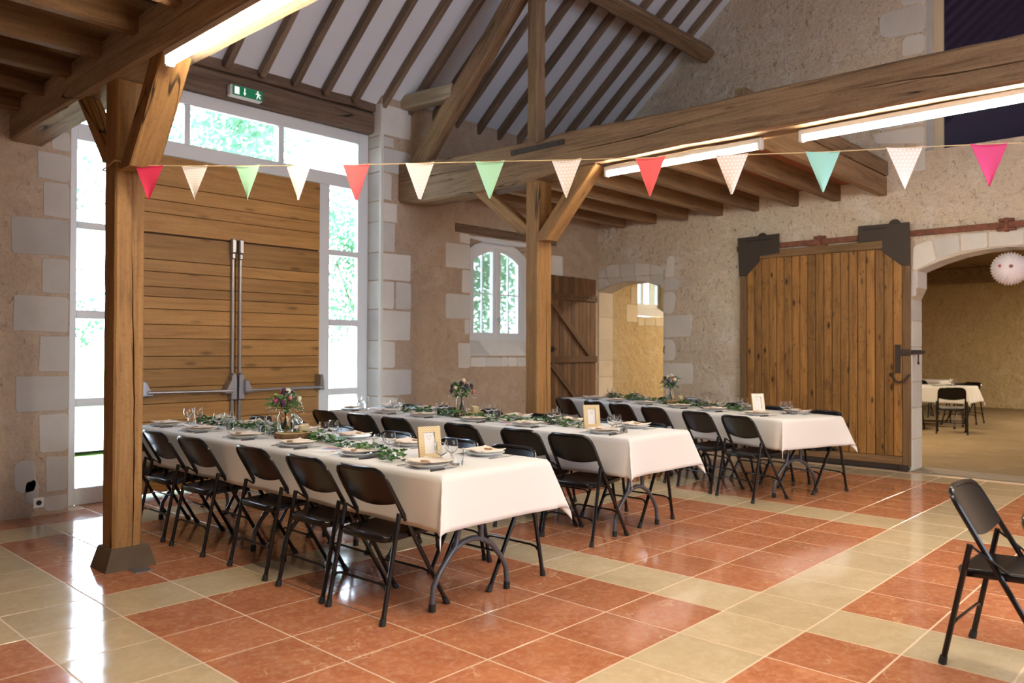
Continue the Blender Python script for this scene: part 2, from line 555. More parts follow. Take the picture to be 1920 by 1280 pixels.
FLOWER = {'plum': plain('plum_flower', (0.07, 0.022, 0.055), 0.8), 'pink': plain('pink_flower', (0.52, 0.10, 0.16), 0.7), 'rose': plain('coral_flower', (0.58, 0.20, 0.18), 0.7),
          'cream': plain('cream_flower', (0.78, 0.70, 0.48), 0.7), 'blue': plain('thistle_flower', (0.055, 0.055, 0.11), 0.8), 'lime': plain('lime_bud', (0.45, 0.58, 0.14), 0.7)}
CANDLE = plain('cream_pot', (0.74, 0.64, 0.44), 0.5)
BARK = wood('slice_bark', (0.06, 0.032, 0.015), (0.16, 0.09, 0.04), (0.28, 0.17, 0.08), 'Z', 0.9, 2.0, vary=0, bump=0.8)
SLICE = plain('slice_face', (0.60, 0.42, 0.22), 0.7)
PAPER = plain('white_paper', (0.80, 0.78, 0.78), 0.8)
PINKP = plain('pink_print', (0.62, 0.12, 0.26), 0.8)
BLUEP = plain('blue_print', (0.28, 0.38, 0.52), 0.8)
STRING = plain('bunting_string', (0.60, 0.46, 0.25), 0.9)
SOCKET = plain('socket_white', (0.78, 0.78, 0.78), 0.4)
GREEN = emit('exit_green', (0.0, 0.22, 0.09), 0.30, (0.0, 0.10, 0.04))
PICTO = emit('exit_white', (0.9, 0.95, 0.9), 0.55)
EARTH = plaster('earth_floor', (0.215, 0.15, 0.080), (0.25, 0.175, 0.095), (0.29, 0.215, 0.13), (0.13, 0.09, 0.05), 0.35, 0.2)

def frame_mat():
    q = N('zigzag_frame')
    s = q.n('SeparateXYZ', {0: q.obj((1, 1, 1), False)})
    tri = q.math('PINGPONG', s.outputs['X'], 0.008)
    zz = q.math('PINGPONG', q.math('ADD', s.outputs['Z'], q.math('MULTIPLY', tri, 1.3)), 0.0065)
    col = q.ramp(q.math('MULTIPLY', zz, 154.0), (0.42, (0.50, 0.33, 0.14)), (0.58, (0.76, 0.64, 0.40)))
    return q.out(col, 0.6)
ZIG = frame_mat()
FRAMEW = plain('frame_wood', (0.42, 0.23, 0.09), 0.6)
FRAMEWH = plain('frame_whitewash', (0.80, 0.74, 0.64), 0.6)

def dots_mat(name, base, dot, sc, r):
    q = N(name)
    v = q.obj((1, 1, 1), False)
    s = q.n('SeparateXYZ', {0: v})
    row = q.math('FLOOR', q.math('MULTIPLY', s.outputs['Z'], sc), 0)
    off = q.math('MULTIPLY', q.math('MODULO', q.math('ABSOLUTE', row), 2.0), 0.5)
    fx = q.math('SUBTRACT', q.math('FRACT', q.math('ADD', q.math('MULTIPLY', s.outputs['X'], sc), off)), 0.5)
    fz = q.math('SUBTRACT', q.math('FRACT', q.math('MULTIPLY', s.outputs['Z'], sc)), 0.5)
    d = q.math('SQRT', q.math('ADD', q.math('MULTIPLY', fx, fx), q.math('MULTIPLY', fz, fz)))
    m_ = q.ramp(d, (r, 1.0), (r + 0.06, 0.0))
    return q.out(q.mix(m_, base, dot), 0.8, Transmission_Weight=0.0)
def cloth_flag(name, c):
    return plain(name, c, 0.8)
FLAGM = {'crimson': cloth_flag('flag_crimson', (0.60, 0.022, 0.075)), 'coral': cloth_flag('flag_coral', (0.78, 0.12, 0.13)), 'mint': cloth_flag('flag_mint', (0.36, 0.66, 0.46)),
         'aqua': cloth_flag('flag_aqua', (0.29, 0.60, 0.55)), 'pink': cloth_flag('flag_pink', (0.62, 0.055, 0.19)),
         'grey': dots_mat('flag_grey_dots', (0.88, 0.83, 0.80), (0.40, 0.33, 0.30), 70, 0.10), 'white': dots_mat('flag_white_dots', (0.78, 0.69, 0.65), (0.97, 0.94, 0.90), 52, 0.20)}

# ------------------------------------------------------------------ structure helpers
XW, YW, YG = 5.93, 5.236, 5.474      # inner faces: wall with the sliding door, wall with the big doors, glazed screen

def plate(name, oF, hF, fnF, fnB, mat, parent=None, oB=None, hB=None, kind='structure'):
    """wall with holes: loops in 2D, fnF / fnB map (a, b) to 3D on the front / back face"""
    oB = oB or oF
    hB = hB or hF
    m = M()
    def side(o, hs, fn, flip):
        loops = [[Vector((a, b, 0)) for a, b in l] for l in [o] + hs]
        tri = tessellate_polygon(loops)
        n = m.add([fn(p.x, p.y) for l in loops for p in l])
        for t in tri:
            m.face(*[n + i for i in (t if not flip else t[::-1])])
        return n
    a = side(oF, hF, fnF, False)
    b = side(oB, hB, fnB, True)
    k = 0
    for l in [oF] + hF:
        for i in range(len(l)):
            j = (i + 1) % len(l)
            m.face(a + k + i, a + k + j, b + k + j, b + k + i)
        k += len(l)
    o = obj(name, m, mat, parent, smooth=False)
    if parent is None:
        o['kind'] = kind
    return o

def arc(y0, y1, zs, rise, n=14):
    """points of a segmental arch from (y0, zs) to (y1, zs)"""
    hw = abs(y1 - y0) / 2
    r = (hw * hw + rise * rise) / (2 * rise)
    c = (y0 + y1) / 2
    return [(y0 + (y1 - y0) * i / n, zs + math.sqrt(max(r * r - (y0 + (y1 - y0) * i / n - c) ** 2, 0)) - (r - rise)) for i in range(n + 1)]

def timber(name, p0, p1, wd, hg, mat, parent=None, up=(0, 0, 1), jit=0.004, seg=0.35, ch=0.012, flat=False):
    p0, p1 = Vector(p0), Vector(p1)
    x = p1 - p0
    L = x.length
    x.normalize()
    z = Vector(up)
    z = (z - x * z.dot(x)).normalized()
    y = z.cross(x)
    n = max(2, int(L / seg))
    m = M()
    prof = [(-wd / 2 + ch, -hg / 2), (wd / 2 - ch, -hg / 2), (wd / 2, -hg / 2 + ch), (wd / 2, hg / 2 - ch), (wd / 2 - ch, hg / 2), (-wd / 2 + ch, hg / 2), (-wd / 2, hg / 2 - ch), (-wd / 2, -hg / 2 + ch)]
    for i in range(n + 1):
        dy, dz = random.uniform(-jit, jit), random.uniform(-jit, jit)
        m.add([(L * i / n, a + dy + random.uniform(-jit, jit) * 0.4, b + dz) for a, b in prof])
    if flat:                                   # ends sawn level
        for i in list(range(8)) + list(range(n * 8, n * 8 + 8)):
            q = m.v[i]
            m.v[i] = (q[0] - (q[1] * y.z + q[2] * z.z) / x.z, q[1], q[2])
    for i in range(n):
        for j in range(8):
            m.face(i * 8 + j, i * 8 + (j + 1) % 8, (i + 1) * 8 + (j + 1) % 8, (i + 1) * 8 + j)
    m.face(*range(8)[::-1])
    m.face(*[n * 8 + j for j in range(8)])
    o = obj(name, m, mat, parent, ang=30)
    o.matrix_local = Matrix(((x.x, y.x, z.x, p0.x), (x.y, y.y, z.y, p0.y), (x.z, y.z, z.z, p0.z), (0, 0, 0, 1)))
    return o

def rough_rect(x0, x1, z0, z1, r=0.03, j=0.006, rnd=random):
    p = []
    for cx, cz, a0 in ((x1 - r, z0 + r, -90), (x1 - r, z1 - r, 0), (x0 + r, z1 - r, 90), (x0 + r, z0 + r, 180)):
        for k in range(3):
            a = math.radians(a0 + 45 * k)
            p.append((cx + r * math.cos(a) + rnd.uniform(-j, j), cz + r * math.sin(a) + rnd.uniform(-j, j)))
    return p

def block(parent, name, poly, fn, mat, d=0.005, ch=0.003):
    cx = sum(p[0] for p in poly) / len(poly)
    cz = sum(p[1] for p in poly) / len(poly)
    m = M()
    m.prism([(a - cx, b - cz) for a, b in poly], lambda a, b, t: Vector(fn(a + cx, b + cz, t)) - Vector(fn(cx, cz, 0)), d, ch)
    return obj(name, m, mat, parent, loc=fn(cx, cz, 0), ang=20)

# ------------------------------------------------------------------ floor
TL = 0.44
floor = struct('floor')
m = M()
m.box(-7.0, XW, -6.0, YG + 0.02, -0.08, -0.0012)
obj('screed', m, GROUT, floor, smooth=False)

def in_view(x, y, z=0.0):
    d = Vector((x, y, z)) - CAM
    t = d.dot(F_)
    if t < 0.3:
        return None
    return 960 + 1490.2 * d.dot(RR) / t, 640 - 1490.2 * d.dot(UU) / t, t
tm = M()
g = 0.0042
tm.box(-TL / 2 + g, TL / 2 - g, -TL / 2 + g, TL / 2 - g, -0.02, 0, 0.0015)
TRm, TBm = tm.mesh('floor_tile_red', TILE_R, smooth=False), None
tm2 = M()
tm2.box(-TL / 2 + g, TL / 2 - g, -TL / 2 + g, TL / 2 - g, -0.02, 0, 0.0015)
TBm = tm2.mesh('floor_tile_beige', TILE_B, smooth=False)
cells = []
for a in range(-16, 14):
    for b in range(-14, 13):
        x, y = (a + 0.5) * TL, (b + 0.5) * TL
        if x - TL / 2 < -6.98 or x > XW or y - TL / 2 < -5.98:
            continue
        if b == 12 and not (-1.4 < x < 1.75):
            continue
        if b > 12:
            continue
        beige = (a % 6 == 0) or b in (-13, -7, -1, 5, 10)
        p = in_view(x, y)
        vis = p is not None and -90 < p[0] < 2010 and p[1] < 1400
        cells.append((0 if vis else 1, p[2] if p else 99, x, y, beige))
cells.sort()
rest = M()
cnt = 0
for k, (nv, t, x, y, beige) in enumerate(cells):
    if nv == 0 and cnt < 290:
        cnt += 1
        o = link('floor_tile', TBm if beige else TRm, floor, (x, y, 0))
    else:
        rest.m = 1 if beige else 0
        n = len(rest.v)
        rest.box(x - TL / 2 + g, x + TL / 2 - g, y - TL / 2 + g, y + TL / 2 - g, -0.02, 0, 0.0015)
o = obj('far_tiles', rest, [TILE_R, TILE_B], floor, smooth=False)
o['kind'] = 'stuff'
# steel cover plate at the foot of the first post
pl = M()
pl.box(-0.055, 0.055, -0.06, 0.06, 0, 0.003, 0.001)
for sx in (-0.04, 0.04):
    pl.lathe([(0.006, 0.003), (0.005, 0.0045)], 8, (sx, -0.045, 0))
tag(obj('floor_plate', pl, STEEL, None, (-1.785, 3.0, 0.0002), ang=30), 'small square steel cover plate let into the floor at the timber post', 'plate')

# ------------------------------------------------------------------ walls
mp_l = lambda y: (lambda a, b: (a, y, b))
OX0, OX1 = -1.475, 1.79
wout = [(-7.0, -0.02), (OX0, -0.02), (OX0, 4.297), (OX1, 4.297), (OX1, -0.02), (6.3, -0.02), (6.3, 4.3), (-7.0, 4.3)]
NA = 12
frontw = [(3.21, 1.286), (4.665, 1.286)] + [(4.665 + (3.21 - 4.665) * i / NA, 2.845) for i in range(NA + 1)]
backw = [(3.40, 1.485), (4.47, 1.485)] + [(p[0], p[1]) for p in arc(4.47, 3.40, 2.60, 0.215, NA)]
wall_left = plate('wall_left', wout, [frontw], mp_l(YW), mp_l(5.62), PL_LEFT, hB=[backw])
fl = lambda a, b, t: (a, YW - t, b)
QL = [(-1.627, -1.48, 3.03, 3.186), (-1.728, -1.48, 2.768, 2.994), (-1.686, -1.48, 2.464, 2.749), (-1.91, -1.48, 2.138, 2.44), (-1.689, -1.48, 1.824, 2.117), (-1.89, -1.48, 1.507, 1.805), (-1.703, -1.48, 1.177, 1.478), (-1.877, -1.48, 0.859, 1.148), (-1.698, -1.48, 0.517, 0.827), (-1.647, -1.48, 0.19, 0.475), (-1.645, -1.48, 0.024, 0.157)]
QR = [(1.79, 2.222, 3.845, 4.19), (1.79, 1.975, 3.704, 3.815), (1.79, 2.225, 3.422, 3.692), (1.79, 1.94, 3.091, 3.402), (1.79, 2.028, 2.851, 3.066), (1.79, 1.99, 2.498, 2.834), (1.79, 2.233, 2.179, 2.478), (1.79, 1.979, 1.845, 2.158), (2.01, 2.235, 1.841, 2.155), (1.79, 2.229, 1.486, 1.819), (1.79, 1.999, 1.162, 1.464), (1.79, 2.241, 0.844, 1.142), (1.79, 2.002, 0.50, 0.824), (1.79, 2.23, 0.22, 0.48), (1.79, 2.0, 0.02, 0.20)]
QW = [(3.028, 3.206, 2.719, 2.84), (2.794, 3.206, 2.392, 2.7), (3.068, 3.206, 2.098, 2.382), (2.798, 3.206, 1.762, 2.07), (3.118, 3.206, 1.571, 1.754), (3.009, 3.214, 1.145, 1.455), (3.224, 3.504, 1.155, 1.272), (3.509, 3.785, 1.152, 1.271), (3.79, 3.919, 1.149, 1.27), (3.925, 4.11, 1.147, 1.269), (4.115, 4.36, 1.145, 1.268), (4.67, 5.075, 2.443, 2.718), (4.67, 4.95, 2.12, 2.42), (4.67, 5.07, 1.8, 2.09)]
for q in QL + QR:
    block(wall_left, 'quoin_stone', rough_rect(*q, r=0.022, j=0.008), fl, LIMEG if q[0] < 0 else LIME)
for q in QW:
    block(wall_left, 'quoin_stone', rough_rect(*q, r=0.02, j=0.005), fl, LIME)
# patchy remains of plaster-covered stone low on the left pier
for q in ((-1.87, -1.72, 0.2, 0.46), (-1.80, -1.69, 0.10, 0.30)):
    block(wall_left, 'quoin_stone', rough_rect(*q, r=0.05, j=0.006), fl, LIMEG, 0.004)
# dressed reveal blocks beside the glazed screen
zs = [0.01, 0.21, 0.49, 0.834, 1.152, 1.475, 1.832, 2.168, 2.488, 2.842, 3.078, 3.412, 3.70, 3.83, 4.2]
for a, b in zip(zs, zs[1:]):
    block(wall_left, 'reveal_stone', rough_rect(YW + 0.005, YG - 0.004, a + 0.006, b - 0.006, 0.01, 0.002), lambda p, q, t: (OX1 - t, p, q), LIMEW, 0.006, 0.003)
    block(wall_left, 'reveal_stone', rough_rect(YW + 0.005, YG - 0.004, a + 0.006, b - 0.006, 0.01, 0.002), lambda p, q, t: (OX0 + t, p, q), LIMEW, 0.006, 0.003)
# chamfer strip on the right jamb
m = M()
m.prism([(OX1 - 0.0065, YW - 0.008), (OX1 + 0.03, YW - 0.008), (OX1 - 0.0065, YW + 0.03)], lambda a, b, t: (a, b, t), 3.98)
obj('jamb_chamfer', m, LIMEW, wall_left, (0, 0, 0.01), smooth=False)

# wall with the sliding door
BJ, BC = 0.79, 0.735
small = [(4.08, -0.0), (4.08, 2.265)] + arc(4.08, 5.23, 2.265, 0.125)[1:-1] + [(5.23, 2.25), (5.23, 0.0)]
big = [(-1.09, 0.0), (-1.09, 1.97), (-1.04, 2.09)] + arc(-1.04, BC, 2.292, 0.20) + [(BC, 2.09), (BJ, 1.97), (BJ, 0.0)]
gw = [(-1.35, 3.64), (0.64, 3.64), (0.64, 6.0), (-1.35, 6.0)]
ridge = -0.38
zr = lambda y: 4.28 + 0.82 * (5.236 - abs(y - ridge) - ridge)
rout = [(-6.0, -0.02), (5.62, -0.02), (5.62, 4.2), (ridge, zr(ridge) + 0.1), (-6.0, zr(-6.0) + 0.1)]
def notch(l):
    return [(a, b if b > 0.0 else 0.0) for a, b in l]
fr = lambda x: (lambda a, b: (x, a, b))
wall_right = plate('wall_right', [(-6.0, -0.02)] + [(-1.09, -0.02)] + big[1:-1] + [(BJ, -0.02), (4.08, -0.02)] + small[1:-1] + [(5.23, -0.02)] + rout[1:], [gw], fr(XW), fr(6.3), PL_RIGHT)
frt = lambda a, b, t: (XW - t, a, b)
VS = [[(5.228, 2.56), (5.103, 2.612), (5.072, 2.463), (5.228, 2.46)], [(5.087, 2.618), (5.003, 2.656), (4.843, 2.645), (4.82, 2.457), (5.064, 2.462)], [(4.823, 2.643), (4.576, 2.644), (4.568, 2.46), (4.812, 2.46)], [(4.561, 2.649), (4.312, 2.62), (4.312, 2.459), (4.558, 2.459)], [(4.295, 2.618), (4.141, 2.572), (4.083, 2.496), (4.086, 2.461), (4.298, 2.458)],
      [(5.228, 2.45), (5.072, 2.45), (5.033, 2.352), (5.172, 2.30), (5.228, 2.272)], [(5.055, 2.451), (4.798, 2.446), (4.798, 2.392), (5.025, 2.355)], [(4.786, 2.451), (4.556, 2.447), (4.556, 2.392), (4.786, 2.394)], [(4.543, 2.448), (4.312, 2.447), (4.312, 2.362), (4.543, 2.389)], [(4.296, 2.449), (4.093, 2.449), (4.088, 2.29), (4.296, 2.357)]]
JS = [[(4.017, 2.711), (3.895, 2.702), (3.908, 2.408), (4.058, 2.399)], [(4.076, 2.389), (3.814, 2.382), (3.814, 2.221), (4.076, 2.222)], [(4.076, 2.204), (3.888, 2.195), (3.887, 1.984), (3.935, 1.891), (4.076, 1.895)], [(4.076, 1.871), (3.629, 1.865), (3.629, 1.57), (4.076, 1.556)], [(4.076, 1.533), (3.927, 1.526), (3.887, 1.467), (3.893, 1.232), (4.076, 1.224)], [(4.076, 1.191), (3.604, 1.198), (3.604, 0.906), (4.076, 0.892)], [(4.076, 0.87), (3.9, 0.87), (3.9, 0.6), (4.076, 0.6)], [(4.076, 0.58), (3.62, 0.58), (3.62, 0.3), (4.076, 0.3)], [(4.076, 0.28), (3.88, 0.28), (3.88, 0.02), (4.076, 0.02)]]
VB = [[(0.772, 2.562), (0.709, 2.593), (0.577, 2.626), (0.528, 2.402), (0.735, 2.30), (0.776, 2.297)], [(0.554, 2.633), (0.304, 2.658), (0.293, 2.472), (0.52, 2.405)], [(0.285, 2.661), (0.028, 2.662), (0.021, 2.495), (0.281, 2.474)], [(0.013, 2.66), (-0.308, 2.666), (-0.307, 2.497), (0.014, 2.496)], [(-0.325, 2.664), (-0.58, 2.65), (-0.58, 2.466), (-0.325, 2.494)], [(-0.6, 2.648), (-0.9, 2.6), (-1.0, 2.33), (-0.6, 2.46)]]
GS = [[(1.141, 5.308), (1.057, 5.347), (0.648, 5.315), (0.648, 5.011), (1.04, 5.029), (1.129, 5.065)], [(0.882, 4.975), (0.807, 4.998), (0.649, 4.986), (0.649, 4.768), (0.882, 4.764)], [(1.191, 3.816), (1.191, 3.943), (0.648, 3.927), (0.648, 3.733)], [(0.838, 3.712), (0.648, 3.715), (0.63, 3.416), (0.827, 3.433)], [(0.893, 5.60), (0.835, 5.65), (0.648, 5.65), (0.648, 5.346), (0.893, 5.362)], [(1.1, 4.72), (1.1, 4.45), (0.648, 4.45), (0.648, 4.72)], [(0.9, 4.42), (0.9, 4.15), (0.648, 4.15), (0.648, 4.42)], [(1.15, 4.12), (1.15, 3.96), (0.648, 3.96), (0.648, 4.12)]]
def soften(poly, r=0.018, j=0.004):
    out = []
    k = len(poly)
    for i in range(k):
        p, a, b = poly[i], poly[i - 1], poly[(i + 1) % k]
        for q, f in ((a, 1), (b, 1)):
            L = math.hypot(q[0] - p[0], q[1] - p[1])
            t = min(r, L * 0.3) / L
            out.append((p[0] + (q[0] - p[0]) * t + random.uniform(-j, j), p[1] + (q[1] - p[1]) * t + random.uniform(-j, j)))
    return out
for p in VS:
    block(wall_right, 'voussoir', soften(p, 0.012, 0.002), frt, LIME, 0.008)
for p in VB:
    block(wall_right, 'voussoir', soften(p, 0.012, 0.002), frt, LIME, 0.008)
for p in JS + GS:
    block(wall_right, 'quoin_stone', soften(p, 0.03, 0.006), frt, LIME, 0.007)
# dressed jambs of the two arches: reveal faces
for a, b in zip([0.0, 0.32, 0.64, 0.96, 1.21, 1.52, 1.87], [0.31, 0.63, 0.95, 1.20, 1.51, 1.86, 2.24]):
    block(wall_right, 'reveal_stone', rough_rect(XW + 0.004, 6.298, a + 0.006, b, 0.012, 0.002), lambda p, q, t: (p, 5.23 - t, q), LIMEC, 0.008, 0.003)
for a, b in zip([0.0, 0.36, 0.72, 1.02, 1.42, 1.72], [0.355, 0.715, 1.015, 1.415, 1.715, 1.965]):
    block(wall_right, 'reveal_stone', rough_rect(XW + 0.004, 6.298, a + 0.004, b, 0.012, 0.002), lambda p, q, t: (p, BJ - t, q), LIME, 0.008, 0.003)
    block(wall_right, 'jamb_stone', rough_rect(BJ + 0.002, BJ + 0.16 + 0.1 * random.random(), a + 0.004, b, 0.012, 0.003), frt, LIME, 0.007)
block(wall_right, 'corbel_stone', rough_rect(XW + 0.002, 6.298, 2.095, 2.288, 0.008, 0.001), lambda p, q, t: (p, BC - t, q), LIME, 0.008, 0.003)
block(wall_right, 'corbel_stone', rough_rect(BC + 0.002, BC + 0.2, 2.0, 2.285, 0.012, 0.003), frt, LIME, 0.007)
ar = arc(-1.04, BC, 2.292, 0.20, 8)
for p, q in zip(ar, ar[1:]):
    m = M()
    m.prism([(XW + 0.003, 0), (6.297, 0), (6.297, 1), (XW + 0.003, 1)], lambda a, b, t, p=p, q=q: (a, p[0] + (q[0] - p[0]) * (0.01 + 0.98 * b), p[1] + (q[1] - p[1]) * (0.01 + 0.98 * b) - t), 0.006)
    obj('soffit_stone', m, LIME, wall_right, smooth=False)
ar = arc(4.08, 5.23, 2.265, 0.125, 5)
for p, q in zip(ar, ar[1:]):
    m = M()
    m.prism([(XW + 0.003, 0), (6.297, 0), (6.297, 1), (XW + 0.003, 1)], lambda a, b, t, p=p, q=q: (a, p[0] + (q[0] - p[0]) * (0.01 + 0.98 * b), p[1] + (q[1] - p[1]) * (0.01 + 0.98 * b) - t), 0.006)
    obj('soffit_stone', m, LIME, wall_right, smooth=False)
# reveal of the gable window, whitewashed
m = M()
m.box(XW + 0.002, 6.29, 0.634, 0.639, 3.65, 5.99)
obj('window_reveal', m, LIMEW, wall_right, smooth=False)

# walls out of the picture that close the hall
bo = [(-7.0, -0.02), (6.3, -0.02), (6.3, 4.3), (-7.0, 4.3)]
plate('wall_back', bo, [], mp_l(-6.0), mp_l(-6.4), PL_LEFT)
plate('wall_end', [(-6.0, -0.02), (5.62, -0.02), (5.62, 4.2), (ridge, zr(ridge) + 0.1), (-6.0, zr(-6.0) + 0.1)], [], fr(-7.0), fr(-7.4), PL_LEFT)
# second room beyond the arches
aw = [(7.1, 1.93), (8.15, 1.93), (8.15, 2.75), (7.1, 2.75)]
wal = plate('wall_annex_left', [(6.3, -0.02), (18.8, -0.02), (18.8, 3.5), (6.3, 3.5)], [aw], mp_l(5.3), mp_l(5.75), PL_OCHRE)
for q in ((6.77, 7.09, 1.83, 2.11), (7.1, 7.29, 1.78, 1.925), (7.3, 7.62, 1.78, 1.925), (7.63, 7.95, 1.78, 1.925), (6.9, 7.09, 2.12, 2.4)):
    block(wal, 'quoin_stone', rough_rect(*q, r=0.02, j=0.004), lambda a, b, t: (a, 5.3 - t, b), LIMEC, 0.006)
plate('wall_annex_back', [(-4.0, -0.02), (5.3, -0.02), (5.3, 3.5), (-4.0, 3.5)], [], fr(18.4), fr(18.8), PL_OCHRE)
plate('wall_annex_right', [(6.3, -0.02), (18.8, -0.02), (18.8, 3.5), (6.3, 3.5)], [], mp_l(-4.0), mp_l(-4.4), PL_OCHRE)
m = M()
m.box(XW, 18.8, -4.0, 5.3, -0.08, -0.001)
fa = obj('floor_annex', m, EARTH, smooth=False)
fa['kind'] = 'structure'
ca = struct('ceiling_annex')
for k in range(22):
    m = M()
    m.box(6.3, 18.5, -0.2, 0.2, 0, 0.03, 0.004)
    obj('ceiling_board', m, JOIST, ca, (0, -3.8 + 0.42 * k, 3.42), smooth=False)
m = M()
m.box(6.3, 18.8, -4.4, 5.75, 3.46, 3.52)
obj('sun_block_slab', m, DARKB, ca, smooth=False)  # unseen slab added to keep sun from leaking between the boards
m = M()
m.box(17.9, 18.2, -4, 5.3, 3.05, 3.42, 0.02)
obj('ceiling_beam', m, OAK, ca, smooth=False)
# stone threshold under the wide arch
th = M()
th.box(XW - 0.06, 6.32, -1.08, BJ - 0.01, 0.0, 0.012, 0.006)
t_ = obj('trim_threshold', th, stone('threshold_stone', (0.33, 0.27, 0.21), (0.2, 0.16, 0.12)), smooth=False)
t_['kind'] = 'structure'
SKIRT = plain('skirting_dark', (0.12, 0.075, 0.04), 0.7)

# ------------------------------------------------------------------ roof and lofts
ceiling = struct('ceiling')
slope = math.atan(0.82)
RL = (5.236 - ridge) / math.cos(slope)
def on_roof(y, drop=0.0):
    return zr(y) - drop
edges = [-2.6] + [-2.344 + 0.38 * k for k in range(22)] + [5.93]
for a, b in zip(edges, edges[1:]):
    m = M()
    m.prism([(a + 0.002, 0), (b - 0.002, 0), (b - 0.002, 1), (a + 0.002, 1)], lambda p, q, t: (p, 5.7 + (ridge - 5.7) * q, zr(5.7 + (ridge - 5.7) * q) + 0.03 - t), 0.03)
    obj('roof_panel', m, ROOFW, ceiling, smooth=False)
m = M()
m.prism([(-7.0, 0), (-2.602, 0), (-2.602, 1), (-7.0, 1)], lambda p, q, t: (p, 5.7 + (ridge - 5.7) * q, zr(5.7 + (ridge - 5.7) * q) + 0.03 - t), 0.03)
m.prism([(-7.0, 0), (6.3, 0), (6.3, 1), (-7.0, 1)], lambda p, q, t: (p, -6.4 + (ridge + 6.4) * q, zr(-6.4 + (ridge + 6.4) * q) + 0.03 - t), 0.03)
obj('far_roof', m, ROOFW, ceiling, smooth=False)
for x in edges[1:-1]:
    nrm = Vector((0, 0.82, 1)).normalized()
    off = nrm * 0.052
    a, b = Vector((x, 5.33, zr(5.33))) - off, Vector((x, ridge, zr(ridge))) - off
    timber('rafter', a, b, 0.06 + random.uniform(-0.006, 0.01), 0.10, RAFT, ceiling, up=nrm, jit=0.006, seg=0.6, ch=0.006)
tag(timber('purlin', (-2.6, 3.40, 5.44), (5.99, 3.40, 5.44), 0.19, 0.20, OAK, up=(0, 0.82, 1), jit=0.008, ch=0.02), 'long roof purlin crossing under the rafters and running into the gable wall', 'beam')

def loft(x0, x1, ys, zb, zt, infill, name, yb, wd=None):
    st = struct(name)
    for y in ys:
        timber('joist', (x0, y, (zb + zt) / 2), (x1, y, (zb + zt) / 2), 0.085 + random.uniform(-0.008, 0.012), zt - zb, wd or JOIST, st, jit=0.004, seg=0.6, ch=0.008)
    yy = sorted(ys)
    for a, b in zip([yb] + yy, yy + [YW]):
        if b - a < 0.1:
            continue
        m = M()
        m.box(x0, x1, a + 0.003, b - 0.003, zt - 0.03, zt + 0.01)
        obj('loft_board', m, infill, st, smooth=False)
    return st
loft(2.30, XW + 0.01, [1.10, 1.63, 2.15, 2.68, 3.20, 3.72, 4.24, 4.76], 3.19, 3.41, TERRA, 'ceiling_loft_right', 1.06)
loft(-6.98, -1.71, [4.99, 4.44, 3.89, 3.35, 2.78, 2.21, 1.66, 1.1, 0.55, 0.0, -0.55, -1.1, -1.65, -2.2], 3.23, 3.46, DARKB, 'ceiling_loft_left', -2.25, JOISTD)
tag(timber('loft_edge_beam', (2.34, 1.085, 3.50), (XW - 0.02, 1.085, 3.50), 0.11, 0.17, OAK, jit=0.004), 'doubled edge timber closing the open side of the loft joists', 'beam')

# ------------------------------------------------------------------ timber frame
def sections_beam(name, secs, x0, x1, mat):
    """beam along y with varying bottom and top; origin at its first end, local x along -y"""
    y0 = secs[0][0]
    m = M()
    ch = 0.02
    fine = []
    for (ya, ba, ta), (yb_, bb, tb) in zip(secs, secs[1:]):
        k = max(1, int((ya - yb_) / 0.13))
        fine += [(ya + (yb_ - ya) * i / k, ba + (bb - ba) * i / k, ta + (tb - ta) * i / k) for i in range(k)]
    fine.append(secs[-1])
    for y, zb, zt in fine:
        L = y0 - y
        zc = zb + (zt - zb) * (0.52 + 0.10 * math.sin(L * 1.7) + random.uniform(-0.015, 0.015))
        cw = 0.007 * max(0.0, math.sin(L * 2.3 + 0.3)) ** 0.6 * random.uniform(0.4, 1.2) + 0.0005
        pr = [(x0 + ch, zb), (x1 - ch, zb), (x1, zb + ch), (x1, zt - ch), (x1 - ch, zt), (x0 + ch, zt), (x0, zt - ch), (x0, zc + cw), (x0 + 0.01 + 3 * cw, zc), (x0, zc - cw), (x0, zb + ch)]
        m.add([(L, p[0] + random.uniform(-0.002, 0.002), p[1] + random.uniform(-0.003, 0.003) * (0 if abs(p[1] - zc) < 0.03 else 1)) for p in pr])
    k = len(fine)
    for i in range(k - 1):
        for j in range(11):
            m.face(i * 11 + j, i * 11 + (j + 1) % 11, i * 11 + 11 + (j + 1) % 11, i * 11 + 11 + j)
    m.face(*range(11))
    m.face(*[(k - 1) * 11 + j for j in range(11)])
    o = obj(name, m, mat, ang=32)
    o.matrix_world = Matrix(((0, 1, 0, 0), (-1, 0, 0, y0), (0, 0, 1, 0), (0, 0, 0, 1)))
    return o
s2 = [(5.30, 3.105, 3.545), (5.05, 3.06, 3.53), (4.9, 3.035, 3.51), (4.4, 3.035, 3.485), (3.9, 3.04, 3.463), (3.4, 3.04, 3.45), (3.14, 3.05, 3.445), (3.10, 3.06, 3.405), (2.95, 3.08, 3.44), (2.8, 3.10, 3.46), (2.4, 3.108, 3.45), (1.9, 3.108, 3.43), (1.46, 3.112, 3.417), (0.9, 3.10, 3.42), (0.45, 3.094, 3.415), (-0.25, 3.094, 3.405), (-1.0, 3.08, 3.393), (-2.0, 3.08, 3.40), (-3.5, 3.08, 3.40), (-6.0, 3.08, 3.42)]
beam2 = sections_beam('tie_beam', s2, 2.04, 2.33, OAK)
tag(beam2, 'heavy bowed oak tie beam above the second post, two tube lights beneath it', 'beam')
st = M()
st.box(1.62, 2.31, 2.02, 2.045, 3.335, 3.385, 0.004)
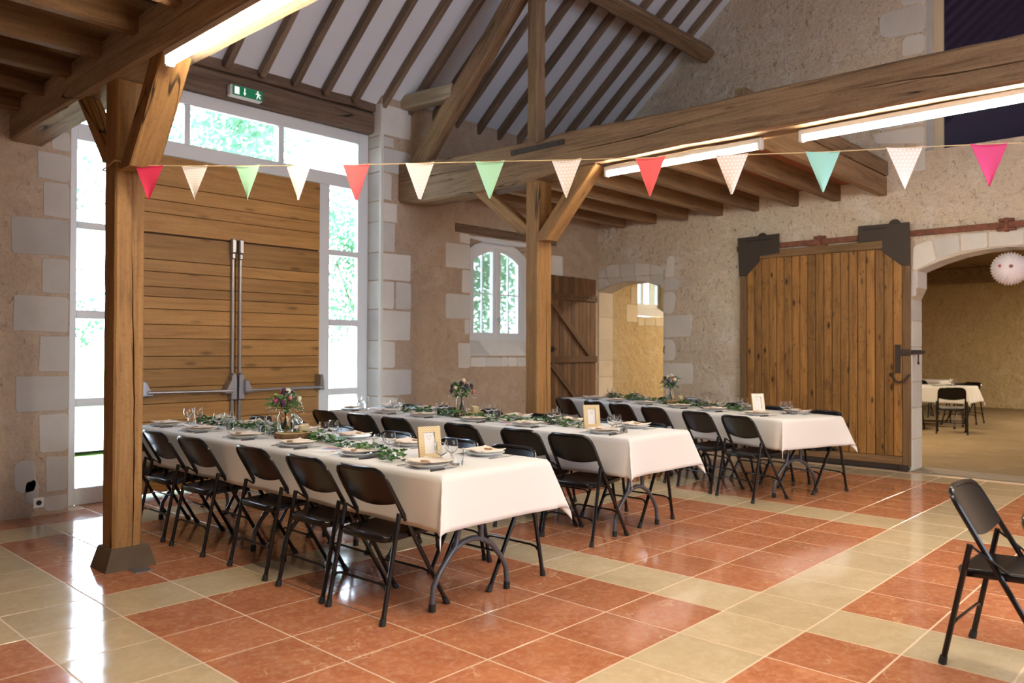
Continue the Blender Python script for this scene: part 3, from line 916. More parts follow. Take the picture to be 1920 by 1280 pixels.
for k in (1.70, 1.98, 2.25):
    st.lathe([(0.012, 0), (0.010, 0.008), (0.0, 0.010)], 8, (0, 0, 0))
    st.xform(Matrix.Translation((k, 2.02, 3.36)) @ Matrix.Rotation(PI / 2, 4, 'X'), len(st.v) - 24)
sp_ = obj('iron_strap', st, IRON, beam2, ang=30)
sp_.location = (0.25, 0, 0)
s1 = [(5.27, 3.03, 3.36)] + [(5.27 - 0.55 * k, 3.05 + random.uniform(-0.006, 0.006), 3.34 + random.uniform(-0.008, 0.008)) for k in range(1, 21)] + [(-6.0, 3.05, 3.34)]
beam1 = sections_beam('tie_beam', s1, -1.93, -1.68, OAKG)
tag(beam1, 'long oak tie beam over the first post, carrying the dark loft joists', 'beam')

def post(label, x0, x1, y0, y1, ztop, mat):
    t = thing('timber_post', label, 'post', ((x0 + x1) / 2, (y0 + y1) / 2, 0))
    hx, hy = (x1 - x0) / 2, (y1 - y0) / 2
    m = M()
    ch = 0.012
    n = 22
    for i in range(n + 1):
        z = 0.11 + (ztop - 0.11) * i / n
        d = [random.uniform(-0.002, 0.002) for _ in range(4)]
        cw = 0.0055 * max(0.0, math.sin(PI * min(1, max(0, (z - 0.05) / 1.9)))) ** 0.7 * random.uniform(0.5, 1.2) + 0.0006
        cx = 0.25 * hx + 0.012 * math.sin(z * 2.1) + random.uniform(-0.003, 0.003)
        m.add([(-hx + ch + d[0], -hy + d[2], z), (cx - cw, -hy + d[2], z), (cx + 0.004, -hy + 0.02 + 3 * cw, z), (cx + cw, -hy + d[2], z), (hx - ch + d[1], -hy + d[2], z), (hx + d[1], -hy + ch + d[2], z), (hx + d[1], hy - ch + d[3], z), (hx - ch + d[1], hy + d[3], z), (-hx + ch + d[0], hy + d[3], z), (-hx + d[0], hy - ch + d[3], z), (-hx + d[0], -hy + ch + d[2], z)])
    for i in range(n):
        for j in range(11):
            m.face(i * 11 + j, i * 11 + (j + 1) % 11, i * 11 + 11 + (j + 1) % 11, i * 11 + 11 + j)
    m.face(*range(11)[::-1])
    m.face(*[n * 11 + j for j in range(11)])
    obj('shaft', m, mat, t, ang=30)
    p = M()
    b = [(-0.115 - hx * 0.35, -0.125), (0.165, -0.125), (0.165, 0.125), (-0.115 - hx * 0.35, 0.125)]
    tp = [(-hx - 0.018, -hy - 0.022), (hx + 0.035, -hy - 0.022), (hx + 0.035, hy + 0.022), (-hx - 0.018, hy + 0.022)]
    k0 = p.add([(a, c, 0.0) for a, c in b])
    k1 = p.add([(a, c, 0.125) for a, c in tp])
    k2 = p.add([(a * 0.93, c * 0.93, 0.135) for a, c in tp])
    for u_, v_ in ((k0, k1), (k1, k2)):
        for j in range(4):
            p.face(u_ + j, u_ + (j + 1) % 4, v_ + (j + 1) % 4, v_ + j)
    p.face(k0, k0 + 1, k0 + 2, k0 + 3)
    p.face(k2, k2 + 1, k2 + 2, k2 + 3)
    obj('plinth', p, GRANITE, t, ang=25)
    return t
p1 = post('thick oak post on a stone plinth with the bunting tied round it', -1.915, -1.735, 3.10, 3.275, 3.05, OAKZ)
p2 = post('slimmer oak post between the middle and back tables', 2.07, 2.285, 3.10, 3.265, 3.05, OAKZ)
def brace(label, p0, p1_, wd, hg):
    o = timber('brace', p0, p1_, wd, hg, OAKO, up=(0, 0.7, 0.7), jit=0.003, seg=0.3, ch=0.008, flat=True)
    return tag(o, label, 'brace')
brace('broad oak knee brace lit orange by the tube light, on the first post', (-1.825, 2.975, 2.475), (-1.825, 2.53, 3.052), 0.175, 0.14)
brace('thin oak knee brace on the window side of the first post', (-1.86, 3.26, 2.56), (-1.86, 3.71, 3.052), 0.10, 0.105)
brace('oak knee brace from second post up to the beam above the middle table', (2.14, 3.255, 2.545), (2.14, 3.92, 3.045), 0.13, 0.125)
brace('split oak knee brace on the lamp side of the second post', (2.155, 3.08, 2.45), (2.155, 2.49, 3.10), 0.165, 0.135)
tag(timber('queen_post', (2.17, 3.215, 3.42), (2.17, 3.215, 5.36), 0.13, 0.14, OAK, up=(1, 0, 0), jit=0.004), 'upright timber standing on the bowed tie beam and holding the purlin', 'post')
tag(timber('principal_strut', (2.15, 5.07, 3.42), (2.15, 3.36, 5.10), 0.15, 0.21, OAK, up=(0, 0.7, 0.7), jit=0.006, ch=0.016), 'sloping timber strut rising from beam end to the upright post', 'brace')
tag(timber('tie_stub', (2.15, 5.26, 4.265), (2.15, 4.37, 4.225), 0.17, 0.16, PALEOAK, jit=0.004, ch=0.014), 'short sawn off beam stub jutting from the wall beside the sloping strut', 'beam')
# lintels
tag(timber('lintel', (-1.49, 5.50, 3.985), (1.80, 5.50, 3.985), 0.27, 0.235, OLDOAK, jit=0.007, ch=0.02), 'old weathered lintel timber right above the glazed screen', 'beam')
tag(timber('wall_plate', (-1.49, 5.465, 4.20), (1.80, 5.465, 4.20), 0.27, 0.18, OLDOAK, jit=0.006, ch=0.015), 'rough wall plate under the rafter feet, on top of the lintel', 'beam')
tag(timber('window_lintel', (2.95, 5.29, 2.91), (4.92, 5.29, 2.905), 0.14, 0.11, OLDOAK, jit=0.010, ch=0.012), 'rough wooden lintel embedded in plaster above the arched window', 'beam')

# ------------------------------------------------------------------ glazed screen and the big plank doors
win1 = struct('window_1')
def bar(parent, name, x0, x1, z0, z1, y0=YG, y1=YG + 0.07, mat=WHITE, ch=0.006):
    m = M()
    cx, cz = (x0 + x1) / 2, (z0 + z1) / 2
    m.box(x0 - cx, x1 - cx, y0, y1, z0 - cz, z1 - cz, ch)
    return obj(name, m, mat, parent, (cx, 0, cz), smooth=False)
DX0, DX1 = -0.82, 1.124
for a, b in ((OX0, -1.344), (-0.958, DX0), (DX1, 1.262), (1.648, OX1)):
    bar(win1, 'stile', a, b, 0.0, 3.205 if a in (-0.958, DX1) else 3.865)
bar(win1, 'head_rail', -1.344, 1.648, 3.735, 3.865)
bar(win1, 'transom_rail', -1.344, 1.648, 3.205, 3.35)
for a, b in ((-0.39, -0.335), (0.623, 0.686)):
    bar(win1, 'mullion', a, b, 3.35, 3.735)
rows = [(0.15, 0.862), (0.935, 1.636), (1.708, 2.426), (2.488, 3.205)]
for x0, x1 in ((-1.344, -0.958), (1.262, 1.648)):
    for a, b in zip([0.0] + [r[1] for r in rows[:-1]], [r[0] for r in rows]):
        bar(win1, 'glazing_rail', x0, x1, a, b)
    for a, b in rows:
        bar(win1, 'pane', x0 - 0.006, x1 + 0.006, a - 0.006, b + 0.006, YG + 0.032, YG + 0.038, GLASS, 0)
for a, b in ((-1.344, -0.39), (-0.335, 0.623), (0.686, 1.648)):
    bar(win1, 'pane', a - 0.006, b + 0.006, 3.344, 3.741, YG + 0.032, YG + 0.038, GLASS, 0)

door1 = struct('door_1')
zl = [0.03, 0.20, 0.37, 0.525, 0.69, 0.855, 1.01, 1.181, 1.30, 1.468, 1.60, 1.745, 1.86, 1.953, 2.094, 2.208, 2.446]
for a, b in zip(zl, zl[1:]):
    for x0, x1 in ((DX0 + 0.004, 0.128), (0.138, DX1 - 0.004)):
        bar(door1, 'plank', x0, x1, a + 0.0025, b - 0.0025, YG - 0.018, YG + 0.012, HONEY, 0.003)
for a, b in zip([2.458, 2.645, 2.768, 2.91], [2.645, 2.768, 2.91, 3.20]):
    bar(door1, 'plank', DX0 + 0.002, DX1 - 0.002, a + 0.0025, b - 0.0025, YG - 0.018, YG + 0.012, HONEY, 0.003)
m = M()
m.box(DX0 + 0.004, DX1 - 0.004, YG + 0.013, YG + 0.05, 0.02, 3.2)
obj('door_core', m, DARKB, door1, smooth=False)
YD = YG - 0.018
for sx, xr in ((-1, 0.092), (1, 0.172)):
    ms = M()
    ms.box(xr - 0.014, xr + 0.014, YD - 0.03, YD, 0.02, 2.46, 0.006)
    obj('vertical_rod', ms, STEEL, door1, ang=30)
    ms = M()
    ms.box(xr - 0.026, xr + 0.026, YD - 0.055, YD, 2.33, 2.475, 0.01)
    ms.box(xr - 0.02, xr + 0.02, YD - 0.045, YD, 2.27, 2.33, 0.012)
    obj('top_latch', ms, STEEL, door1, ang=30)
    ms = M()
    ms.prism([(xr - 0.032, 0.86), (xr + 0.032, 0.86), (xr + 0.032, 1.10), (xr + 0.012, 1.13), (xr - 0.012, 1.13), (xr - 0.032, 1.10)], lambda a, b, t: (a, YD - t, b), 0.07, 0.01)
    obj('latch_box', ms, STEEL, door1, ang=30)
    xe = -0.775 if sx < 0 else 1.10
    xi = xr + sx * 0.03
    ms = M()
    ms.tube([(xi, YD - 0.095, 0.955), (xe, YD - 0.095, 0.965)], 0.017, 10)
    obj('push_bar', ms, STEEL, door1)
    ms = M()
    ms.prism([(xe - 0.03, 0.93), (xe + 0.03, 0.93), (xe + 0.03, 1.03), (xe + 0.01, 1.10), (xe - 0.03, 1.10)] if sx > 0 else [(xe - 0.03, 0.93), (xe + 0.06, 0.93), (xe - 0.01, 1.07), (xe - 0.03, 1.07)], lambda a, b, t: (a, YD - t, b), 0.10, 0.008)
    obj('bar_bracket', ms, STEEL, door1, ang=30)
    ms = M()
    ms.prism([(xi - 0.01, 0.93), (xi + sx * 0.09, 0.93), (xi + sx * 0.02, 1.06), (xi - 0.01, 1.06)], lambda a, b, t: (a, YD - t, b), 0.105, 0.006)
    obj('bar_bracket', ms, STEEL, door1, ang=30)

# exit sign on the lintel
ex = thing('exit_sign', 'green and white emergency exit sign with running man above the big doors', 'sign', (0.15, 5.36, 3.925))
m = M()
m.box(-0.175, 0.175, -0.075, 0, -0.058, 0.058, 0.012)
obj('housing', m, SOCKET, ex, ang=30)
m = M()
m.box(-0.155, 0.17, -0.082, -0.074, -0.046, 0.05, 0.002)
obj('sign_face', m, GREEN, ex, smooth=False)
def pic(name, polys):
    m = M()
    for p in polys:
        m.prism(p, lambda a, b, t: (a, -0.082 - t, b), 0.002)
    obj(name, m, PICTO, ex, smooth=False)
pic('door_symbol', [[(-0.135, -0.034), (-0.085, -0.034), (-0.085, 0.038), (-0.135, 0.038)]])
pic('arrow_symbol', [[(-0.032, 0.038), (-0.022, 0.038), (-0.022, -0.005), (-0.032, -0.005)], [(-0.043, -0.005), (-0.011, -0.005), (-0.027, -0.036)]])
pic('running_man', [[(0.106, 0.026), (0.118, 0.030), (0.124, 0.040), (0.114, 0.044), (0.104, 0.038)], [(0.108, 0.024), (0.124, 0.022), (0.128, -0.002), (0.112, -0.002)], [(0.112, 0.0), (0.126, 0.0), (0.146, -0.022), (0.140, -0.036), (0.132, -0.020)], [(0.112, 0.002), (0.120, -0.004), (0.108, -0.038), (0.098, -0.038), (0.104, -0.018)], [(0.124, 0.020), (0.128, 0.010), (0.146, 0.004), (0.148, 0.010)], [(0.110, 0.022), (0.112, 0.012), (0.092, 0.006), (0.090, 0.012)]])
# wall socket low on the left pier
so = thing('wall_socket', 'square white power socket low on the stone pier by the glazed screen', 'socket', (-1.697, YW, 0.108))
m = M()
m.box(-0.041, 0.041, -0.012, 0, -0.041, 0.041, 0.006)
obj('cover_plate', m, SOCKET, so, ang=30)
m = M()
m.lathe([(0.021, 0.0), (0.021, 0.002), (0.018, 0.0015)], 16)
m.xform(Matrix.Translation((0, -0.012, 0)) @ Matrix.Rotation(PI / 2, 4, 'X'))
obj('socket_well', m, RUBBER, so)

# ------------------------------------------------------------------ arched window
win2 = struct('window_2')
WX0, WX1, WC = 3.40, 4.47, 3.935
top = arc(WX1, WX0, 2.60, 0.215, NA)
ins = arc(WX1 - 0.055, WX0 + 0.055, 2.565, 0.185, NA)
def ring(name, outer, inner, y0, y1, mat, parent):
    m = M()
    k = len(outer)
    a = m.add([(p[0], y0, p[1]) for p in outer])
    b = m.add([(p[0], y0, p[1]) for p in inner])
    c = m.add([(p[0], y1, p[1]) for p in outer])
    d = m.add([(p[0], y1, p[1]) for p in inner])
    for i in range(k):
        j = (i + 1) % k
        for u_, v_ in ((a, b), (b, d), (d, c), (c, a)):
            m.face(u_ + i, u_ + j, v_ + j, v_ + i)
    return obj(name, m, mat, parent, smooth=False)
ring('frame', [(WX0 - 0.12, 1.46), (WX1 + 0.12, 1.46)] + arc(WX1 + 0.12, WX0 - 0.12, 2.60, 0.262, NA), [(WX0 + 0.055, 1.55), (WX1 - 0.055, 1.55)] + ins, 5.45, 5.52, WHITE, win2)
def archz(x):
    hw, rise, zs_ = (WX1 - WX0) / 2 - 0.055, 0.185, 2.565
    r = (hw * hw + rise * rise) / (2 * rise)
    return zs_ + math.sqrt(max(r * r - (x - WC) ** 2, 0)) - (r - rise)
for sgn in (-1, 1):
    xa, xb = (WX0 + 0.055, WC - 0.03) if sgn < 0 else (WC + 0.03, WX1 - 0.055)
    n = 6
    xs = [xb + (xa - xb) * i / n for i in range(n + 1)]
    o_ = [(xa, 1.55), (xb, 1.55)] + [(x, archz(x)) for x in xs]
    i_ = [(xa + 0.045, 1.60), (xb - 0.045, 1.60)] + [(xb - 0.045 + (xa - xb + 0.09) * i / n, archz(xb - 0.045 + (xa - xb + 0.09) * i / n) - 0.048) for i in range(n + 1)]
    ring('casement', o_, i_, 5.462, 5.515, WHITE, win2)
    xm = (xa + xb) / 2
    bar(win2, 'glazing_bar', xm - 0.008, xm + 0.008, 1.60, archz(xm) - 0.046, 5.48, 5.50, WHITE, 0.002)
    for p, q in ((xa + 0.045, xm - 0.008), (xm + 0.008, xb - 0.045)):
        bar(win2, 'glazing_bar', p, q, 2.115, 2.131, 5.48, 5.50, WHITE, 0.002)
    for p, q in ((xa + 0.04, xm), (xm, xb - 0.04)):
        bar(win2, 'pane', p, q, 1.595, 2.123, 5.488, 5.493, GLASS, 0)
        mm = M()
        tops = [q + (p - q) * i / 5 for i in range(6)]
        mm.prism([(p, 2.123), (q, 2.123)] + [(x, archz(x) - 0.044) for x in tops], lambda a, b, t: (a, 5.488 + t, b), 0.005)
        obj('pane', mm, GLASS, win2, smooth=False)
bar(win2, 'meeting_stile', WC - 0.032, WC + 0.032, 1.55, archz(WC), 5.44, 5.47, WHITE, 0.006)
m = M()
m.tube([(WC, 5.44, 1.80), (WC, 5.41, 1.80), (WC, 5.40, 1.72)], 0.008, 8)
obj('window_handle', m, STEEL, win2)
for k in range(4):
    a, b = 3.22 + 0.36 * k, 3.22 + 0.36 * (k + 1)
    m = M()
    m.prism([(a + 0.004, 0), (b - 0.004, 0), (b - 0.004, 1), (a + 0.004, 1)], lambda p, q, t: (p, YW + 0.004 + 0.21 * q, 1.292 + 0.19 * q + t), 0.012, 0.004)
    obj('sill_slab', m, LIMEW, win2, smooth=False)
bar(win2, 'head_board', 3.225, 4.65, 2.80, 2.845, 5.26, 5.44, WHITE, 0.006)
# gable window, glazed but dark behind
win3 = struct('window_3')
for y0, y1, z0, z1 in ((0.53, 0.636, 3.65, 5.99), (-1.34, -1.24, 3.65, 5.99), (-1.24, 0.53, 3.65, 3.69), (-1.24, 0.53, 5.9, 5.99), (-0.40, -0.34, 3.69, 5.9)):
    m = M()
    m.box(6.24, 6.30, y0, y1, z0, z1, 0.006)
    obj('frame', m, plain('frame_cream', (0.62, 0.52, 0.36), 0.5) if 'frame_cream' not in bpy.data.materials else bpy.data.materials['frame_cream'], win3, smooth=False)
for y0, y1 in ((-1.24, -0.40), (-0.34, 0.53)):
    m = M()
    m.box(6.265, 6.272, y0, y1, 3.69, 5.9)
    obj('pane', m, DARKGLASS, win3, smooth=False)
# small window of the second room
win4 = struct('window_4')
for a, b, c, d in ((7.1, 7.16, 2.1, 2.75), (8.09, 8.15, 2.1, 2.75), (7.16, 8.09, 2.1, 2.165), (7.16, 8.09, 2.69, 2.75), (7.58, 7.66, 2.165, 2.69)):
    bar(win4, 'frame', a, b, c, d, 5.55, 5.61, WHITE, 0.005)
for x in (7.37, 7.87):
    bar(win4, 'glazing_bar', x - 0.008, x + 0.008, 2.165, 2.69, 5.57, 5.59, WHITE, 0.002)
for a, b in ((7.15, 7.37), (7.37, 7.6), (7.64, 7.87), (7.87, 8.1)):
    bar(win4, 'pane', a, b, 2.16, 2.695, 5.578, 5.582, GLASS, 0)
m = M()
m.prism([(7.105, 5.305), (8.145, 5.305), (8.145, 5.55), (7.105, 5.55)], lambda a, b, t: (a, b, 1.932 + (b - 5.3) * 0.66 + t), 0.012)
obj('sill_slab', m, LIMEW, win4, smooth=False)

# ------------------------------------------------------------------ ledged door leaf folded against the wall
door2 = struct('door_2')
xs = [4.585, 4.68, 4.775, 4.865, 4.96, 5.06, 5.145, 5.225, 5.315, 5.405, 5.50, 5.60, 5.73]
for a, b in zip(xs, xs[1:]):
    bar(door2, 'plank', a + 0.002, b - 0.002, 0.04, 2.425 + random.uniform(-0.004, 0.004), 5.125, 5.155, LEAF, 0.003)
for z0, z1 in ((2.085, 2.175), (1.19, 1.285), (0.22, 0.32)):
    o = bar(door2, 'ledge', 4.60, 5.725, z0, z1, 5.09, 5.125, LEAFX, 0.006)
    if z0 > 2:
        bm_ = M()
        for k in range(11):
            bm_.lathe([(0.012, 0), (0.009, 0.008), (0.0, 0.009)], 6)
            bm_.xform(Matrix.Translation((-0.52 + 0.104 * k, 5.09, 0)) @ Matrix.Rotation(PI / 2, 4, 'X'), len(bm_.v) - 18)
        obj('bolt_heads', bm_, IRON, o)
for p, q in (((4.64, 2.08), (5.56, 1.30)), ((4.66, 1.18), (5.62, 0.34))):
    timber('diagonal_brace', (p[0], 5.107, p[1]), (q[0], 5.107, q[1]), 0.034, 0.085, LEAFX, door2, up=(0.7, 0, 0.7), jit=0.001, ch=0.005)
m = M()
m.box(4.64, 4.76, 5.085, 5.125, 1.37, 1.40, 0.003)
m.box(4.67, 4.70, 5.06, 5.125, 1.35, 1.42, 0.003)
obj('latch', m, IRON, door2, smooth=False)
# small iron hook on the arch jamb
tg = M()
tg.tube([(0, 0, 0.05), (-0.03, -0.01, 0.03), (-0.035, -0.01, -0.03), (-0.01, 0, -0.05)], 0.008, 6)
tag(obj('iron_hook', tg, IRON, None, (XW - 0.006, 4.06, 1.38)), 'little dark iron hook on the stone jamb of the small arch', 'hook')

# ------------------------------------------------------------------ sliding plank door on its rail
door3 = struct('door_3')
XD = 5.86
def yb(parent, name, y0, y1, z0, z1, x0, x1, mat, ch=0.004):
    m = M()
    cy_, cz = (y0 + y1) / 2, (z0 + z1) / 2
    m.box(x0, x1, y0 - cy_, y1 - cy_, z0 - cz, z1 - cz, ch)
    return obj(name, m, mat, parent, (0, cy_, cz), smooth=False)
npl = 19
for k in range(npl):
    a = 0.868 + (2.772 - 0.868) * k / npl
    b = 0.868 + (2.772 - 0.868) * (k + 1) / npl
    yb(door3, 'plank', a + 0.003, b - 0.003, 0.165, 2.56, XD + random.uniform(-0.003, 0.003), XD + 0.03, PINE, 0.007)
yb(door3, 'door_core', 0.86, 2.78, 0.16, 2.57, XD + 0.0305, XD + 0.04, DARKB, 0)
yb(door3, 'stile', 0.785, 0.866, 0.05, 2.66, XD - 0.008, XD + 0.045, PINED, 0.006)
yb(door3, 'stile', 2.774, 2.868, 0.05, 2.66, XD - 0.008, XD + 0.045, PINED, 0.006)
yb(door3, 'rail', 0.868, 2.772, 2.562, 2.66, XD - 0.008, XD + 0.045, PINEDY, 0.006)
yb(door3, 'rail', 0.868, 2.772, 0.07, 0.163, XD - 0.008, XD + 0.045, PINEDY, 0.006)
yb(door3, 'bottom_rail', 0.80, 2.86, 0.015, 0.068, XD + 0.0, XD + 0.05, IRON, 0.004)
yb(door3, 'floor_guide', 0.80, 0.90, 0.0, 0.075, XD - 0.03, XD - 0.004, IRON, 0.004)
CP = [[(2.896, 2.85), (2.325, 2.859), (2.325, 2.608), (2.59, 2.594), (2.59, 2.525), (2.775, 2.35), (2.873, 2.349)], [(1.351, 2.85), (0.785, 2.84), (0.78, 2.344), (0.877, 2.357), (1.08, 2.527), (1.08, 2.663), (1.351, 2.65)]]
for p, (wy, sl) in zip(CP, ((2.57, (2.78, 2.43)), (0.955, (1.30, 1.03)))):
    block(door3, 'corner_plate', p, lambda a, b, t: (XD - 0.009 - t, a, b), IRON, 0.012, 0.003)
    m = M()
    m.lathe([(0.062, -0.015), (0.068, 0), (0.062, 0.015)], 20)
    m.xform(Matrix.Translation((XD + 0.02, wy, 2.83)) @ Matrix.Rotation(PI / 2, 4, 'Y'))
    obj('wheel', m, IRON, door3)
    yb(door3, 'slot', sl[1], sl[0], 2.788, 2.806, XD - 0.0235, XD - 0.0205, RUBBER, 0.001)
yb(door3, 'latch_plate', 0.885, 0.945, 1.12, 1.445, XD - 0.016, XD, IRON, 0.003)
yb(door3, 'latch_strap', 0.782, 0.885, 1.318, 1.392, XD - 0.02, XD - 0.006, IRON, 0.003)
m = M()
m.tube([(XD - 0.006, 0.985, 1.10), (XD - 0.03, 0.965, 1.08), (XD - 0.05, 0.93, 1.03), (XD - 0.055, 0.885, 1.015), (XD - 0.05, 0.84, 1.03), (XD - 0.03, 0.805, 1.08), (XD - 0.006, 0.79, 1.10)], 0.012, 8)
m.lathe([(0.03, 0), (0.026, 0.01)], 10)
m.xform(Matrix.Translation((XD, 0.985, 1.10)) @ Matrix.Rotation(-PI / 2, 4, 'Y'), len(m.v) - 20)
obj('pull_handle', m, IRON, door3)
ra = thing('door_rail', 'rusty iron rail above sliding plank door, fixed to wall with brackets', 'rail', (5.895, 0.7, 2.715))
m = M()
m.box(-0.012, 0.012, -2.2, 2.23, -0.033, 0.033, 0.003)
obj('track', m, RUST, ra, smooth=False)
for y in (1.13, -0.86):
    m = M()
    m.box(-0.03, 0.034, -0.09, 0.09, -0.06, -0.036, 0.004)
    m.box(-0.026, 0.034, -0.02, 0.02, -0.07, 0.075, 0.004)
    m.box(-0.02, 0.034, -0.07, 0.07, 0.036, 0.07, 0.004)
    obj('bracket', m, RUST, ra, (0, y, 0), smooth=False)
bt = thing('door_bolt', 'black iron bolt with hanging pin on the stone jamb by the sliding door', 'bolt', (5.95, 0.775, 1.36))
m = M()
m.box(-0.045, 0.01, -0.105, 0.01, -0.026, 0.026, 0.004)
m.tube([(-0.02, -0.13, 0.0), (-0.02, 0.0, 0.0)], 0.014, 8)
obj('bolt_body', m, IRON, bt, ang=30)
m = M()
m.tube([(-0.03, -0.06, -0.02), (-0.03, -0.06, -0.12)], 0.008, 8)
m.lathe([(0.005, -0.14), (0.015, -0.13), (0.015, -0.118), (0.006, -0.11)], 8, (-0.03, -0.06, 0))
obj('hanging_pin', m, IRON, bt)

# ------------------------------------------------------------------ tube lights
def tube_light(label, loc, rz=0):
    t = thing('fluorescent_light', label, 'light', loc, rz, 'tube lights under the tie beams')
    m = M()
    m.box(-0.028, 0.028, -0.775, 0.775, -0.045, 0.0, 0.006)
    obj('casing', m, CASING, t, ang=30)
    m = M()
    m.tube([(0, -0.755, -0.066), (0, 0.755, -0.066)], 0.0225, 14)
    obj('tube', m, TUBE, t)
    for s in (-1, 1):
        m = M()
        m.box(-0.03, 0.03, s * 0.76 - 0.018, s * 0.76 + 0.018, -0.094, 0.0, 0.008)
        obj('end_cap', m, CASING, t, ang=30)
    return t
tube_light('glowing strip light under the tie beam over the first post', (-1.895, 1.64, 3.05))
tube_light('glowing strip light under bowed tie beam, behind the coral and dotted flags', (2.20, 1.60, 3.085))
tube_light('glowing strip light under bowed tie beam, toward the gable window side', (2.20, -0.26, 3.085))

# ------------------------------------------------------------------ bunting
bu = thing('bunting', 'string of thirteen red, dotted and mint pennant flags tied to first post', 'bunting')
BP = [(-1.806, 2.877, 2.49), (-1.583, 2.741, 2.504), (-1.403, 2.417, 2.485), (-1.238, 2.12, 2.468), (-1.057, 1.794, 2.454), (-0.866, 1.449, 2.443), (-0.663, 1.085, 2.43), (-0.451, 0.703, 2.416), (-0.23, 0.306, 2.403), (-0.026, -0.063, 2.394), (0.192, -0.454, 2.385), (0.377, -0.788, 2.385), (0.561, -1.119, 2.382)]
m = M()
m.tube([(-1.918, 3.092, 2.532)] + BP + [(0.634, -1.251, 2.378), (0.776, -1.506, 2.376), (1.2, -2.3, 2.40)], 0.0028, 6)
for dz in (0.0, 0.006):
    m.tube([(-1.926, 3.09, 2.53 + dz), (-1.725, 3.09, 2.532 + dz), (-1.725, 3.286, 2.50 + dz), (-1.926, 3.286, 2.50 + dz)], 0.003, 5, closed=True, caps=False)
m.tube([(-1.80, 3.088, 2.535), (-1.79, 3.08, 2.515), (-1.775, 3.08, 2.47)], 0.0022, 5)
m.tube([(-1.80, 3.088, 2.535), (-1.80, 3.08, 2.51), (-1.795, 3.08, 2.475)], 0.0022, 5)
obj('string', m, STRING, bu)
FC = [('crimson', 'crimson flag'), ('grey', 'pale flag with small grey dots'), ('mint', 'mint green flag'), ('grey', 'pale flag with small grey dots'), ('coral', 'coral red flag'), ('white', 'pinkish flag with white dots'), ('mint', 'mint green flag'), ('white', 'pinkish flag with white dots'), ('coral', 'coral red flag'), ('white', 'pinkish flag with white dots'), ('aqua', 'aqua green flag'), ('white', 'pinkish flag with white dots'), ('pink', 'hot pink flag')]
for i, (p, (k, lb)) in enumerate(zip(BP, FC)):
    q = Vector(BP[min(i + 1, 12)]) - Vector(BP[max(i - 1, 0)])
    rz = math.atan2(q.y, q.x) + random.uniform(-0.06, 0.06)
    m = M()
    hw, H = 0.080 + random.uniform(-0.003, 0.003), 0.212
    n, c = 9, 7
    def fl_pt(a, b, d):
        z = 0.006 - b * H - 0.008 * math.sin(a * PI) * (1 - b)
        wv = (1 - b) * hw + 0.004
        x = (a - 0.5) * 2 * wv
        return (x, 0.010 * math.sin(a * 3.1 + i) * (0.4 + b) + d, z)
    for d in (-0.0012, 0.0012):
        base = len(m.v)
        for r_ in range(n + 1):
            for cc in range(c + 1):
                m.v.append(fl_pt(cc / c, r_ / n, d))
        for r_ in range(n):
            for cc in range(c):
                a = base + r_ * (c + 1) + cc
                m.face(a, a + 1, a + c + 2, a + c + 1)
    sz = (n + 1) * (c + 1)
    loop = [cc for cc in range(c + 1)] + [r_ * (c + 1) + c for r_ in range(1, n + 1)] + [n * (c + 1) + cc for cc in range(c - 1, -1, -1)] + [r_ * (c + 1) for r_ in range(n - 1, 0, -1)]
    for a, b in zip(loop, loop[1:] + loop[:1]):
        m.face(a, b, sz + b, sz + a)
    f = obj('flag', m, FLAGM[k], bu, p, (0, 0, rz), ang=60)
    f['label'] = lb
    m = M()
    m.tube([(-hw * 0.95, -0.003, -0.003), (0, -0.004, -0.011), (hw * 0.95, -0.003, -0.003)], 0.0016, 5)
    obj('hem_seam', m, FLAGM[k], f)

